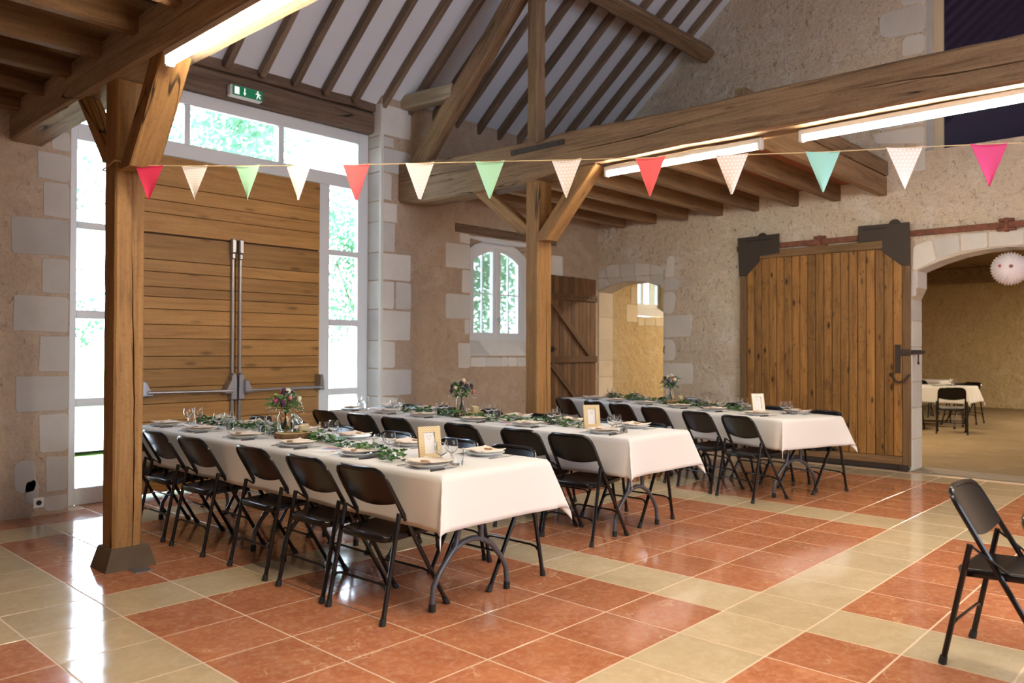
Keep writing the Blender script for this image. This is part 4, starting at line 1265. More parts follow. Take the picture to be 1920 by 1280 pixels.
# ------------------------------------------------------------------ folding chairs
def make_chair():
    t = thing('folding_chair', 'x', 'chair')
    X = lambda z: 0.23 - 0.585 * z
    # seat
    m = M()
    prof = rough_rect(-0.19, 0.205, -0.192, 0.192, 0.045, 0.0)
    rings = []
    for zz, ins in ((-0.034, 0.004), (-0.008, 0.0), (0.0, 0.006), (0.001, 0.02)):
        rings.append(m.add([(x * (1 - ins / 0.2), y * (1 - ins / 0.2), 0.434 + zz + 0.05 * x) for x, y in prof]))
    cpt = m.add([(0.0, 0.0, 0.428)])
    k = len(prof)
    for a, b in zip(rings, rings[1:]):
        for j in range(k):
            m.face(a + j, a + (j + 1) % k, b + (j + 1) % k, b + j)
    for j in range(k):
        m.face(rings[-1] + j, rings[-1] + (j + 1) % k, cpt)
    m.face(*[rings[0] + j for j in range(k)])
    obj('seat', m, BLACK, t, ang=50)
    # backrest: curved sheet, bowed lower edge
    m = M()
    nu, nv = 12, 6
    def bp(a, b, d):
        y = (a - 0.5) * 2 * 0.192
        s_ = 1 - (y / 0.192) ** 2
        z0 = 0.585 - 0.026 * s_
        zt = 0.757
        e = abs(y) / 0.192
        if e > 0.75:
            zt -= 0.045 * ((e - 0.75) / 0.25) ** 2
        z = z0 + (zt - z0) * b
        return (X(z) - 0.022 * s_ + 0.004 + d, y, z)
    for d in (-0.005, 0.005):
        base = len(m.v)
        for j in range(nv + 1):
            for i in range(nu + 1):
                m.v.append(bp(i / nu, j / nv, d))
        for j in range(nv):
            for i in range(nu):
                a = base + j * (nu + 1) + i
                m.face(a, a + 1, a + nu + 2, a + nu + 1)
    sz = (nu + 1) * (nv + 1)
    loop = [i for i in range(nu + 1)] + [j * (nu + 1) + nu for j in range(1, nv + 1)] + [nv * (nu + 1) + i for i in range(nu - 1, -1, -1)] + [j * (nu + 1) for j in range(nv - 1, 0, -1)]
    for a, b in zip(loop, loop[1:] + loop[:1]):
        m.face(a, b, sz + b, sz + a)
    obj('backrest', m, BLACK, t, ang=50)
    # upper frame: an inverted U
    m = M()
    pts = []
    for z, y in ((0.40, 0.203), (0.55, 0.2), (0.69, 0.197), (0.725, 0.190), (0.75, 0.170), (0.762, 0.140)):
        pts.append((X(z), y, z))
    mid = [(X(0.766) - 0.010, 0.07, 0.764), (X(0.766) - 0.014, 0.0, 0.762), (X(0.766) - 0.010, -0.07, 0.764)]
    m.tube(pts + mid + [(a, -b, c) for a, b, c in pts[::-1]], 0.0125, 8)
    obj('back_frame', m, BLACK, t)
    for s in (-1, 1):
        m = M()
        m.tube([(X(0.42), s * 0.203, 0.42), (X(0.03), s * 0.21, 0.03)], 0.0125, 8)
        l = obj('leg', m, BLACK, t)
        c = M()
        c.tube([(X(0.036), s * 0.21, 0.036), (X(0.0) + 0.001, s * 0.21, 0.001)], [0.0155, 0.018], 8)
        obj('foot_cap', c, RUBBER, l)
        m = M()
        m.tube([(-0.122, s * 0.222, 0.54), (-0.225, s * 0.225, 0.03)], 0.0125, 8)
        l = obj('leg', m, BLACK, t)
        c = M()
        c.tube([(-0.2245, s * 0.225, 0.036), (-0.232, s * 0.225, 0.001)], [0.0155, 0.018], 8)
        obj('foot_cap', c, RUBBER, l)
        m = M()
        m.tube([(-0.122, s * 0.214, 0.535), (0.02, s * 0.206, 0.437)], 0.010, 6, flat=0.5)
        obj('hinge_link', m, BLACK, t)
    m = M()
    q = [(-0.208, 0.222, 0.115), (-0.198, 0.216, 0.155), (-0.195, 0.198, 0.178), (-0.193, 0.16, 0.186)]
    m.tube(q + [(a, -b, c) for a, b, c in q[::-1]], 0.0068, 7)
    obj('stretcher', m, BLACK, t)
    m = M()
    q = [(X(0.13), 0.206, 0.13), (X(0.17), 0.2, 0.17), (X(0.192), 0.182, 0.192), (X(0.20), 0.15, 0.20)]
    m.tube(q + [(a, -b, c) for a, b, c in q[::-1]], 0.0068, 7)
    obj('stretcher', m, BLACK, t)
    return t
chair0 = make_chair()
kids_of(chair0)
first_chair = [True]
def chair(x, y, rz, label, group):
    rz += random.uniform(-0.03, 0.03)
    if first_chair[0]:
        first_chair[0] = False
        chair0['label'], chair0['group'] = label, group
        chair0.location, chair0.rotation_euler = (x, y, 0), (0, 0, rz)
        return chair0
    return dup(chair0, label, group, (x, y, 0), rz)

# ------------------------------------------------------------------ tables, cloths
def make_table():
    t = thing('folding_table', 'x', 'table')
    m = M()
    m.box(0.02, 0.78, 0, 1.83, 0.70, 0.742, 0.008)
    obj('tabletop', m, PLASTIC, t, ang=30)
    for v in (0.19, 1.64):
        m = M()
        m.tube([(0.115, v, 0.0), (0.115, v, 0.05), (0.125, v, 0.13), (0.17, v, 0.20), (0.25, v, 0.285), (0.33, v, 0.325), (0.40, v, 0.335), (0.47, v, 0.325), (0.55, v, 0.285), (0.63, v, 0.20), (0.675, v, 0.13), (0.685, v, 0.05), (0.685, v, 0.0)], 0.0155, 10)
        m.tube([(0.305, v, 0.70), (0.305, v, 0.40), (0.28, v, 0.31), (0.22, v, 0.25)], 0.015, 10)
        m.tube([(0.475, v, 0.70), (0.475, v, 0.31)], 0.015, 10)
        m.box(0.31, 0.47, v - 0.006, v + 0.006, 0.445, 0.495, 0.003)
        l = obj('leg_frame', m, LEGM, t)
        for u in (0.115, 0.685):
            c = M()
            c.lathe([(0.019, 0.0), (0.019, 0.04), (0.016, 0.042)], 10, (u, v, 0))
            obj('foot_cap', c, RUBBER, l)
        m = M()
        m.tube([(0.39, v, 0.47), (0.39, v + (0.42 if v < 1 else -0.42), 0.695)], 0.009, 8)
        obj('folding_stay', m, LEGM, t)
    return t
table0 = make_table()
kids_of(table0)
WT = 0.80

def make_cloth(L, over, seed, lift=None):
    """draped rectangle; local u across (0..WT), v along (0..L), top at z = 0.748"""
    rnd = random.Random(seed)
    ph = [rnd.uniform(0, 6.28) for _ in range(8)]
    zt = 0.748
    def coords(a, n_over, n_in):
        o = [-over + over * (i / n_over) for i in range(n_over)]
        i_ = [a * k / n_in for k in range(n_in + 1)]
        return o + i_ + [a + over * (i + 1) / n_over for i in range(n_over)]
    us = coords(WT, 12, 8)
    vs = coords(L, 12, 60)
    m = M()
    R = 0.018
    def drop(d, fl):
        """arc length d past the edge -> (outward, down) with a rounded edge and flare angle fl"""
        q = R * PI / 2
        if d < q:
            a = d / R
            return R * math.sin(a), R * (1 - math.cos(a))
        r_ = d - q
        return R + r_ * math.sin(fl), R + r_ * math.cos(fl)
    for v in vs:
        for u in us:
            du = -u if u < 0 else (u - WT if u > WT else 0)
            dv = -v if v < 0 else (v - L if v > L else 0)
            su = -1 if u < 0 else 1
            sv = -1 if v < 0 else 1
            bu, bv = min(max(u, 0), WT), min(max(v, 0), L)
            z = zt
            if du == 0 and dv == 0:
                x, y = u, v
                z += 0.0006 * math.sin(v * 9 + ph[0]) * math.sin(u * 7)
            elif du == 0 or dv == 0:
                d = du + dv
                s = v if du else u
                wv = 0.5 * math.sin(s * 5.3 + ph[1]) + 0.5 * math.sin(s * 11 + ph[2])
                # next to the corners the sheet swings out into the corner fold
                e = min(s, (L if du else WT) - s)
                fl = 0.05 + 0.05 * wv * min(1, d / over) + 0.16 * math.exp(-(e / 0.10) ** 2)
                o, dn = drop(d, fl)
                x = bu + (su * o if du else 0)
                y = bv + (sv * o if dv else 0)
                z -= dn
            else:
                r = math.hypot(du, dv)
                phi = math.atan2(dv, du)
                t = abs(math.sin(2 * phi))
                fl = 0.18 + 0.20 * t ** 1.5 - 0.08 * math.sin(4 * phi)
                rr = r * (1 - 0.06 * t)
                o, dn = drop(rr, fl)
                # pinch: the corner fold is narrow, its two faces lie close together
                pp = phi + 0.30 * math.sin(4 * phi)
                x = bu + su * o * math.cos(pp)
                y = bv + sv * o * math.sin(pp)
                z -= dn
            if lift and lift(u, v):
                lx = lift(u, v)
                x, y, z = x + lx[0], y + lx[1], z + lx[2]
            m.v.append((x, y, z))
    nu = len(us)
    for j in range(len(vs) - 1):
        for i in range(nu - 1):
            a = j * nu + i
            m.face(a, a + 1, a + nu + 1, a + nu)
    return m

PROTO = {}
def place(key, builder, label, group, loc, rz, cat=None):
    if key not in PROTO:
        o = builder()
        PROTO[key] = o
        kids_of(o)
        o['label'], o['group'] = label, group
        o.location, o.rotation_euler = loc, (0, 0, rz)
        return o
    return dup(PROTO[key], label, group, loc, rz)

def b_plate():
    m = M()
    m.lathe([(0.0, 0.003), (0.058, 0.003), (0.062, 0.0), (0.066, 0.0), (0.070, 0.004), (0.095, 0.012), (0.116, 0.020), (0.1165, 0.0225), (0.114, 0.0225), (0.093, 0.0155), (0.070, 0.009), (0.0, 0.008)], 36, cap0=False, cap1=False)
    return tag(obj('dinner_plate', m, CHINA), 'x', 'plate')
def b_napkin():
    m = M()
    n = 8
    for d in (0.0, 0.005):
        base = len(m.v)
        for j in range(n + 1):
            for i in range(n + 1):
                x, y = (i / n - 0.5) * 0.17, (j / n - 0.5) * 0.20
                z = 0.004 + 0.25 * max(0, abs(x) - 0.06) + 0.20 * max(0, abs(y) - 0.065) + 0.0025 * math.sin(y * 40 + x * 22) + d
                m.v.append((x + 0.004 * math.sin(y * 30), y, z))
        for j in range(n):
            for i in range(n):
                a = base + j * (n + 1) + i
                m.face(a, a + 1, a + n + 2, a + n + 1)
    sz = (n + 1) ** 2
    loop = list(range(n + 1)) + [j * (n + 1) + n for j in range(1, n + 1)] + [n * (n + 1) + i for i in range(n - 1, -1, -1)] + [j * (n + 1) for j in range(n - 1, 0, -1)]
    for a, b in zip(loop, loop[1:] + loop[:1]):
        m.face(a, b, sz + b, sz + a)
    return tag(obj('napkin', m, NAPKIN, ang=60), 'x', 'napkin')
def b_tag():
    m = M()
    m.prism([(0.014 * math.cos(a) * (1 + 0.1 * math.sin(3 * a)), 0.029 * math.sin(a)) for a in [2 * PI * k / 14 for k in range(14)]], lambda a, b, t: (a, b, t), 0.007, 0.0015)
    return tag(obj('name_tag', m, TAGW, ang=30), 'x', 'tag')
def b_knife():
    t = thing('table_knife', 'x', 'knife')
    m = M()
    m.prism([(-0.005, 0.0), (0.005, 0.0), (0.009, 0.05), (0.008, 0.095), (-0.008, 0.095), (-0.009, 0.05)], lambda a, b, t: (b, a, t), 0.011, 0.003)
    obj('handle', m, KHANDLE, t, ang=40)
    m = M()
    m.prism([(-0.007, 0.094), (0.007, 0.094), (0.009, 0.17), (0.002, 0.212), (-0.006, 0.18)], lambda a, b, t: (b, a, 0.003 + t), 0.002)
    obj('blade', m, BLADE, t, smooth=False)
    return t
def b_fork():
    m = M()
    m.prism([(-0.004, 0.0), (0.004, 0.0), (0.003, 0.12), (0.011, 0.14), (0.011, 0.15), (-0.011, 0.15), (-0.011, 0.14), (-0.003, 0.12)], lambda a, b, t: (b, a, 0.001 + t), 0.003, 0.0006)
    for k in range(4):
        m.box(0.149, 0.19, -0.011 + 0.0062 * k, -0.0075 + 0.0062 * k, 0.001, 0.0035)
    return tag(obj('table_fork', m, BLADE, ang=30), 'x', 'fork')
def b_wine():
    m = M()
    out = [(0.0, 0.0005), (0.031, 0.0005), (0.031, 0.002), (0.010, 0.005), (0.0045, 0.011), (0.0042, 0.045), (0.009, 0.053), (0.027, 0.064), (0.0375, 0.082), (0.039, 0.096), (0.036, 0.113), (0.0315, 0.127)]
    inn = [(0.0303, 0.127), (0.0346, 0.113), (0.0374, 0.096), (0.036, 0.083), (0.026, 0.067), (0.008, 0.057), (0.0, 0.056)]
    m.lathe(out + inn, 20, cap0=False, cap1=False)
    return tag(obj('wine_glass', m, DRINK, ang=70), 'x', 'glass')
def b_tumbler():
    m = M()
    m.lathe([(0.0, 0.0005), (0.026, 0.0005), (0.0275, 0.003), (0.031, 0.045), (0.0345, 0.088), (0.0330, 0.088), (0.0297, 0.045), (0.0262, 0.010), (0.0, 0.009)], 18, cap0=False, cap1=False)
    return tag(obj('tumbler', m, DRINK, ang=50), 'x', 'glass')
def b_pot():
    m = M()
    m.lathe([(0.0, 0.0), (0.027, 0.0), (0.030, 0.004), (0.033, 0.045), (0.0345, 0.05), (0.0325, 0.05), (0.030, 0.035), (0.0, 0.034)], 18, cap0=False, cap1=False)
    return tag(obj('candle_pot', m, CANDLE, ang=50), 'x', 'candle')

ORD = ['first', 'second', 'third', 'fourth', 'fifth', 'sixth', 'seventh']
TABLES = [
    dict(n='front table', o=(-1.18, 0.90), b=0.0, L=3.68, near=[0.263, 0.887, 1.54, 2.217, 2.89, 3.47], far=[0.37, 1.04, 1.65, 2.30, 2.99, 3.57],
         cn=[0.45, 0.96, 1.56, 2.35, 2.94, 3.52], cnu=0.03, cf=[0.44, 0.95, 1.60, 2.30, 2.95, 3.50], cfu=0.80, pairs=[(0.28, 0.26), (0.27, 0.79), (0.50, 1.70), (0.40, 2.36), (0.35, 2.90), (0.42, 3.56)], frame=(0.33, 0.46), slice=(0.40, 1.98), gar=[(0.43, 3.55), (0.52, 2.75), (0.50, 2.35), (0.40, 1.62), (0.30, 1.2), (0.21, 0.78), (0.15, 0.50)]),
    dict(n='middle table', o=(0.86, 1.19), b=0.0, L=3.68, near=[0.33, 1.10, 1.72, 2.38, 2.94, 3.52], far=[0.39, 1.04, 1.65, 2.32, 2.95, 3.5],
         cn=[0.36, 0.84, 1.47, 2.31, 2.85, 3.44], cnu=-0.04, cf=[0.44, 1.02, 1.65, 2.30, 2.90, 3.45], cfu=0.72, pairs=[(0.27, 0.30), (0.45, 1.05), (0.52, 1.86), (0.42, 2.40), (0.46, 3.15), (0.34, 3.58)], frame=(0.37, 0.60), slice=(0.47, 2.12), gar=[(0.42, 2.95), (0.40, 2.4), (0.22, 1.75), (0.36, 1.35), (0.42, 0.95), (0.33, 0.70)]),
    dict(n='back table', o=(3.115, 1.07), b=math.radians(18), L=3.68, near=[0.44, 1.03, 1.55, 2.15, 2.70, 3.22], far=[0.40, 1.0, 1.6, 2.25, 2.85, 3.45],
         cn=[0.30, 0.86, 1.53, 2.12, 2.62, 3.24], cnu=-0.05, cf=[0.33, 0.98, 1.53, 2.30, 2.75, 3.40], cfu=0.78, pairs=[(0.52, 0.40), (0.46, 0.92), (0.37, 1.40), (0.58, 1.85), (0.52, 2.80), (0.55, 3.30)], frame=(0.47, 0.72), slice=(0.50, 2.02), gar=[(0.5, 3.3), (0.44, 2.6), (0.40, 1.75), (0.42, 1.1), (0.36, 0.85)]),
]
rng = random.Random(11)

def b_frame(front_mat):
    def f():
        t = thing('photo_frame', 'x', 'frame')
        w_, h_ = 0.132, 0.188
        tilt = Matrix.Rotation(math.radians(-13), 4, 'X')
        m = M()
        b_ = 0.033
        for x0, x1, z0, z1 in ((-w_ / 2, -w_ / 2 + b_, 0, h_), (w_ / 2 - b_, w_ / 2, 0, h_), (-w_ / 2 + b_, w_ / 2 - b_, 0, b_), (-w_ / 2 + b_, w_ / 2 - b_, h_ - b_, h_)):
            m.box(x0, x1, -0.009, 0.009, z0, z1)
        m.xform(tilt)
        obj('moulding', m, front_mat, t, smooth=False)
        m = M()
        m.box(-w_ / 2 - 0.0015, w_ / 2 + 0.0015, 0.009, 0.013, 0, h_ + 0.001)
        m.box(-w_ / 2 - 0.0018, -w_ / 2, -0.009, 0.009, 0, h_ + 0.001)
        m.box(w_ / 2, w_ / 2 + 0.0018, -0.009, 0.009, 0, h_ + 0.001)
        m.xform(tilt)
        obj('backing', m, FRAMEW, t, smooth=False)
        m = M()
        m.box(-w_ / 2 + b_ - 0.002, w_ / 2 - b_ + 0.002, 0.002, 0.004, b_ - 0.002, h_ - b_ + 0.002)
        m.xform(tilt)
        cardo = obj('card', m, PAPER, t, smooth=False)
        m = M()
        hp = []
        for k in range(22):
            a = 2 * PI * k / 22
            hp.append((0.0009 * 16 * math.sin(a) ** 3 * 0.9, 0.0015, h_ - b_ - 0.028 + 0.0009 * (13 * math.cos(a) - 5 * math.cos(2 * a) - 2 * math.cos(3 * a) - math.cos(4 * a))))
        m.tube(hp, 0.0007, 4, closed=True, caps=False)
        m.xform(tilt)
        obj('heart_outline', m, FRAMEW, cardo)
        m = M()
        m.prism([(0.040, 0.10), (0.046, 0.125), (0.115, 0.0), (0.10, 0.0)], lambda a, b, t_: (t_ - 0.02, a, b), 0.04)
        obj('strut', m, FRAMEW, t, smooth=False)
        return t
    return f

def b_slice(seed):
    rnd = random.Random(seed)
    t = thing('wood_slice', 'x', 'wood slice')
    n = 40
    rad = [0.148 * (1 + 0.035 * math.sin(3 * a + seed) + 0.02 * math.sin(7 * a) + rnd.uniform(-0.012, 0.012)) for a in [2 * PI * k / n for k in range(n)]]
    pl_ = [(rad[k] * math.cos(2 * PI * k / n), rad[k] * math.sin(2 * PI * k / n) * 0.9) for k in range(n)]
    m = M()
    rs = []
    for z, s in ((0.0, 0.97), (0.006, 1.0), (0.02, 1.015), (0.034, 1.0), (0.040, 0.975)):
        rs.append(m.add([(x * s + rnd.uniform(-0.002, 0.002), y * s + rnd.uniform(-0.002, 0.002), z) for x, y in pl_]))
    for a, b in zip(rs, rs[1:]):
        for j in range(n):
            m.face(a + j, a + (j + 1) % n, b + (j + 1) % n, b + j)
    m.face(*[rs[0] + j for j in range(n)])
    obj('bark', m, BARK, t, ang=60)
    m = M()
    m.prism([(x * 0.965, y * 0.965) for x, y in pl_], lambda a, b, t_: (a, b, 0.036 + t_), 0.0055, 0.002)
    obj('cut_face', m, SLICE, t, smooth=False)
    return t

def b_jar(lid):
    t = thing('glass_jar', 'x', 'jar')
    m = M()
    m.lathe([(0.0, 0.001), (0.045, 0.001), (0.052, 0.006), (0.055, 0.02), (0.055, 0.105), (0.050, 0.122), (0.043, 0.132), (0.044, 0.150), (0.041, 0.150), (0.040, 0.132), (0.047, 0.120), (0.052, 0.104), (0.052, 0.021), (0.0, 0.010)], 24, cap0=False, cap1=False)
    obj('jar_body', m, DRINK, t, ang=60)
    m = M()
    m.lathe([(0.0, 0.0115), (0.050, 0.022), (0.051, 0.07), (0.0, 0.07)], 20, cap0=False, cap1=False)
    obj('water', m, WATER, t, ang=50)
    if lid:
        m = M()
        m.lathe([(0.0, 0.0), (0.040, 0.0), (0.044, 0.004), (0.044, 0.012), (0.030, 0.016), (0.0, 0.014)], 20, cap0=False, cap1=False)
        m.xform(Matrix.Translation((0.088, -0.01, 0.085)) @ Matrix.Rotation(math.radians(62), 4, 'Y'))
        obj('hinged_lid', m, DRINK, t, ang=50)
        m = M()
        m.tube([(0.045, 0.0, 0.142), (0.06, 0.0, 0.138), (0.068, 0.0, 0.122)], 0.0018, 5)
        m.tube([(0.045 * math.cos(a), 0.045 * math.sin(a), 0.141) for a in [2 * PI * k / 20 for k in range(20)]], 0.0015, 5, closed=True, caps=False)
        obj('wire_clip', m, BLADE, t)
    return t

def leaf(m, c, d, nrm, L, W, fold=0.25):
    """leaf blade from c along d, n cross points"""
    d = Vector(d).normalized()
    s = d.cross(Vector(nrm)).normalized()
    u = s.cross(d)
    c = Vector(c)
    q = [(0.0, 0.0), (0.22, 0.8), (0.5, 1.0), (0.8, 0.55), (1.0, 0.0)]
    a = [c + d * (L * t) + s * (W / 2 * w_) + u * (fold * W / 2 * w_ - 0.12 * L * t * t) for t, w_ in q[1:4]]
    b = [c + d * (L * t) - s * (W / 2 * w_) + u * (fold * W / 2 * w_ - 0.12 * L * t * t) for t, w_ in q[1:4]]
    mid = [c + d * (L * t) - u * (0.12 * L * t * t) for t in (0, 0.5, 1.0)]
    i = m.add([mid[0], *a, mid[2], *b[::-1], mid[1]])
    for x, y in ((0, 1), (1, 2), (2, 3), (3, 4), (4, 5), (5, 6), (6, 7), (7, 0)):
        m.face(i + x, i + y, i + 8)

def ivy_leaf(m, c, d, nrm, S):
    d = Vector(d).normalized()
    s = d.cross(Vector(nrm)).normalized()
    u = s.cross(d)
    c = Vector(c)
    P = [(0, 0), (-0.1, 0.32), (0.12, 0.52), (0.36, 0.34), (0.52, 0.42), (0.66, 0.22), (1.0, 0.0), (0.66, -0.22), (0.52, -0.42), (0.36, -0.34), (0.12, -0.52), (-0.1, -0.32)]
    i = m.add([c + d * (S * a) + s * (S * b) + u * (S * (0.18 * abs(b) - 0.12 * a * a)) for a, b in P] + [c + d * (S * 0.3)])
    for k in range(12):
        m.face(i + k, i + (k + 1) % 12, i + 12)

def lump(m, c, r, rnd, squash=1.0, petals=0):
    n0 = len(m.v)
    rings, seg = 5, 8
    for j in range(rings + 1):
        th = PI * j / rings
        for k in range(seg):
            a = 2 * PI * k / seg
            q = r * (1 + rnd.uniform(-0.16, 0.16))
            m.v.append((c[0] + q * math.sin(th) * math.cos(a), c[1] + q * math.sin(th) * math.sin(a), c[2] + q * math.cos(th) * squash))
    for j in range(rings):
        for k in range(seg):
            m.face(n0 + j * seg + k, n0 + j * seg + (k + 1) % seg, n0 + (j + 1) * seg + (k + 1) % seg, n0 + (j + 1) * seg + k)

def b_bouquet(seed, mix_, spread=0.105):
    rnd = random.Random(seed)
    t = thing('flower_bouquet', 'x', 'flowers')
    m = M()
    for k in range(13):
        a = rnd.uniform(0, 6.28)
        r = spread * rnd.uniform(0.2, 0.9)
        e = (r * math.cos(a), r * math.sin(a), 0.20 + rnd.uniform(0, 0.05))
        m.tube([(-0.02 * math.cos(a), -0.02 * math.sin(a), 0.016), (0.006 * math.cos(a), 0.006 * math.sin(a), 0.135), e], 0.0022, 5)
    obj('stems', m, STEMG, t)
    m = M()
    for k in range(150):
        a = rnd.uniform(0, 6.28)
        h = rnd.random()
        r = spread * rnd.uniform(0.15, 0.9) * (0.6 + 0.4 * (1 - abs(h - 0.4)))
        c = (r * math.cos(a), r * math.sin(a), 0.155 + 0.12 * h)
        d = (math.cos(a) + rnd.uniform(-0.6, 0.6), math.sin(a) + rnd.uniform(-0.6, 0.6), rnd.uniform(-0.5, 0.8))
        L = rnd.uniform(0.03, 0.055)
        leaf(m, c, d, (rnd.uniform(-0.5, 0.5), rnd.uniform(-0.5, 0.5), 1), L, L * 0.5)
    for k in range(4):
        a = rnd.uniform(-1.5, 1.0) if k < 2 else rnd.uniform(0, 6.28)
        leaf(m, (spread * 0.5 * math.cos(a), spread * 0.5 * math.sin(a), 0.165), (math.cos(a), math.sin(a), -0.12), (0, 0, 1), 0.095, 0.035)
    f = obj('foliage', m, IVY, t, smooth=False, fixn=False)
    f['kind'] = 'stuff'
    for k, col in enumerate(mix_):
        a = 2.4 * k + rnd.uniform(-0.3, 0.3)
        r = spread * math.sqrt((k + 0.4) / len(mix_)) * 0.95
        z = 0.285 - 0.11 * (r / spread) ** 2 + rnd.uniform(-0.012, 0.015)
        m = M()
        sz = {'plum': 0.017, 'blue': 0.016, 'cream': 0.019, 'pink': 0.017, 'rose': 0.018, 'lime': 0.013}[col]
        lump(m, (0, 0, 0), sz * rnd.uniform(0.9, 1.15), rnd, 1.5 if col == 'plum' else 1.0)
        if col in ('plum', 'blue'):
            for q in range(7):
                b = rnd.uniform(0, 6.28)
                leaf(m, (0, 0, 0), (math.cos(b), math.sin(b), rnd.uniform(-0.2, 1.3)), (0, 0, 1), sz * 2.0, sz * 0.8)
        obj('flower', m, FLOWER[col], t, (r * math.cos(a), r * math.sin(a), z), ang=60)
    m = M()
    for k in range(190):
        a = rnd.uniform(0, 6.28)
        r = spread * math.sqrt(rnd.random()) * 1.12
        z = 0.295 - 0.13 * (r / spread) ** 2 + rnd.uniform(-0.02, 0.02)
        q = rnd.uniform(0.0028, 0.0048)
        c = (r * math.cos(a), r * math.sin(a), z)
        i = m.add([(c[0] + q, c[1], c[2]), (c[0] - q, c[1], c[2]), (c[0], c[1] + q, c[2]), (c[0], c[1] - q, c[2]), (c[0], c[1], c[2] + q), (c[0], c[1], c[2] - q)])
        for x in ((0, 2, 4), (2, 1, 4), (1, 3, 4), (3, 0, 4), (2, 0, 5), (1, 2, 5), (3, 1, 5), (0, 3, 5)):
            m.face(i + x[0], i + x[1], i + x[2])
    f = obj('white_sprays', m, WBLOSS, t, smooth=False, fixn=False)
    f['kind'] = 'stuff'
    return t

def b_garland(pts, seed, name):
    rnd = random.Random(seed)
    t = thing('ivy_garland', 'x', 'garland')
    P = [Vector((a, b, 0.0)) for a, b in pts]
    # resample
    S = []
    for a, b in zip(P, P[1:]):
        n = max(2, int((b - a).length / 0.03))
        S += [a.lerp(b, i / n) for i in range(n)]
    S.append(P[-1])
    for i, p in enumerate(S):
        p.x += 0.018 * math.sin(i * 0.55 + seed)
        p.z = 0.018 + 0.010 * math.sin(i * 0.9 + seed)
    m = M()
    m.tube(S, 0.0035, 5)
    obj('vine', m, STEMG, t)
    m = M()
    w_ = M()
    for p in S:
        for k in range(5):
            a = rnd.uniform(0, 6.28)
            r = rnd.uniform(0.005, 0.055)
            c = (p.x + r * math.cos(a), p.y + r * math.sin(a), max(0.008, 0.012 + rnd.uniform(0, 0.055) - r * 0.35))
            d = (math.cos(a) + rnd.uniform(-0.5, 0.5), math.sin(a) + rnd.uniform(-0.5, 0.5), rnd.uniform(-0.25, 0.55))
            ivy_leaf(m, c, d, (rnd.uniform(-0.7, 0.7), rnd.uniform(-0.7, 0.7), 1), rnd.uniform(0.024, 0.046))
        if rnd.random() < 0.55:
            a = rnd.uniform(0, 6.28)
            r = rnd.uniform(0.0, 0.06)
            lump(w_, (p.x + r * math.cos(a), p.y + r * math.sin(a), 0.012 + rnd.uniform(0, 0.045)), rnd.uniform(0.004, 0.0075), rnd)
    f = obj('leaves', m, IVY, t, smooth=False, fixn=False)
    f['kind'] = 'stuff'
    f = obj('white_buds', w_, WBLOSS, t)
    f['kind'] = 'stuff'
    return t

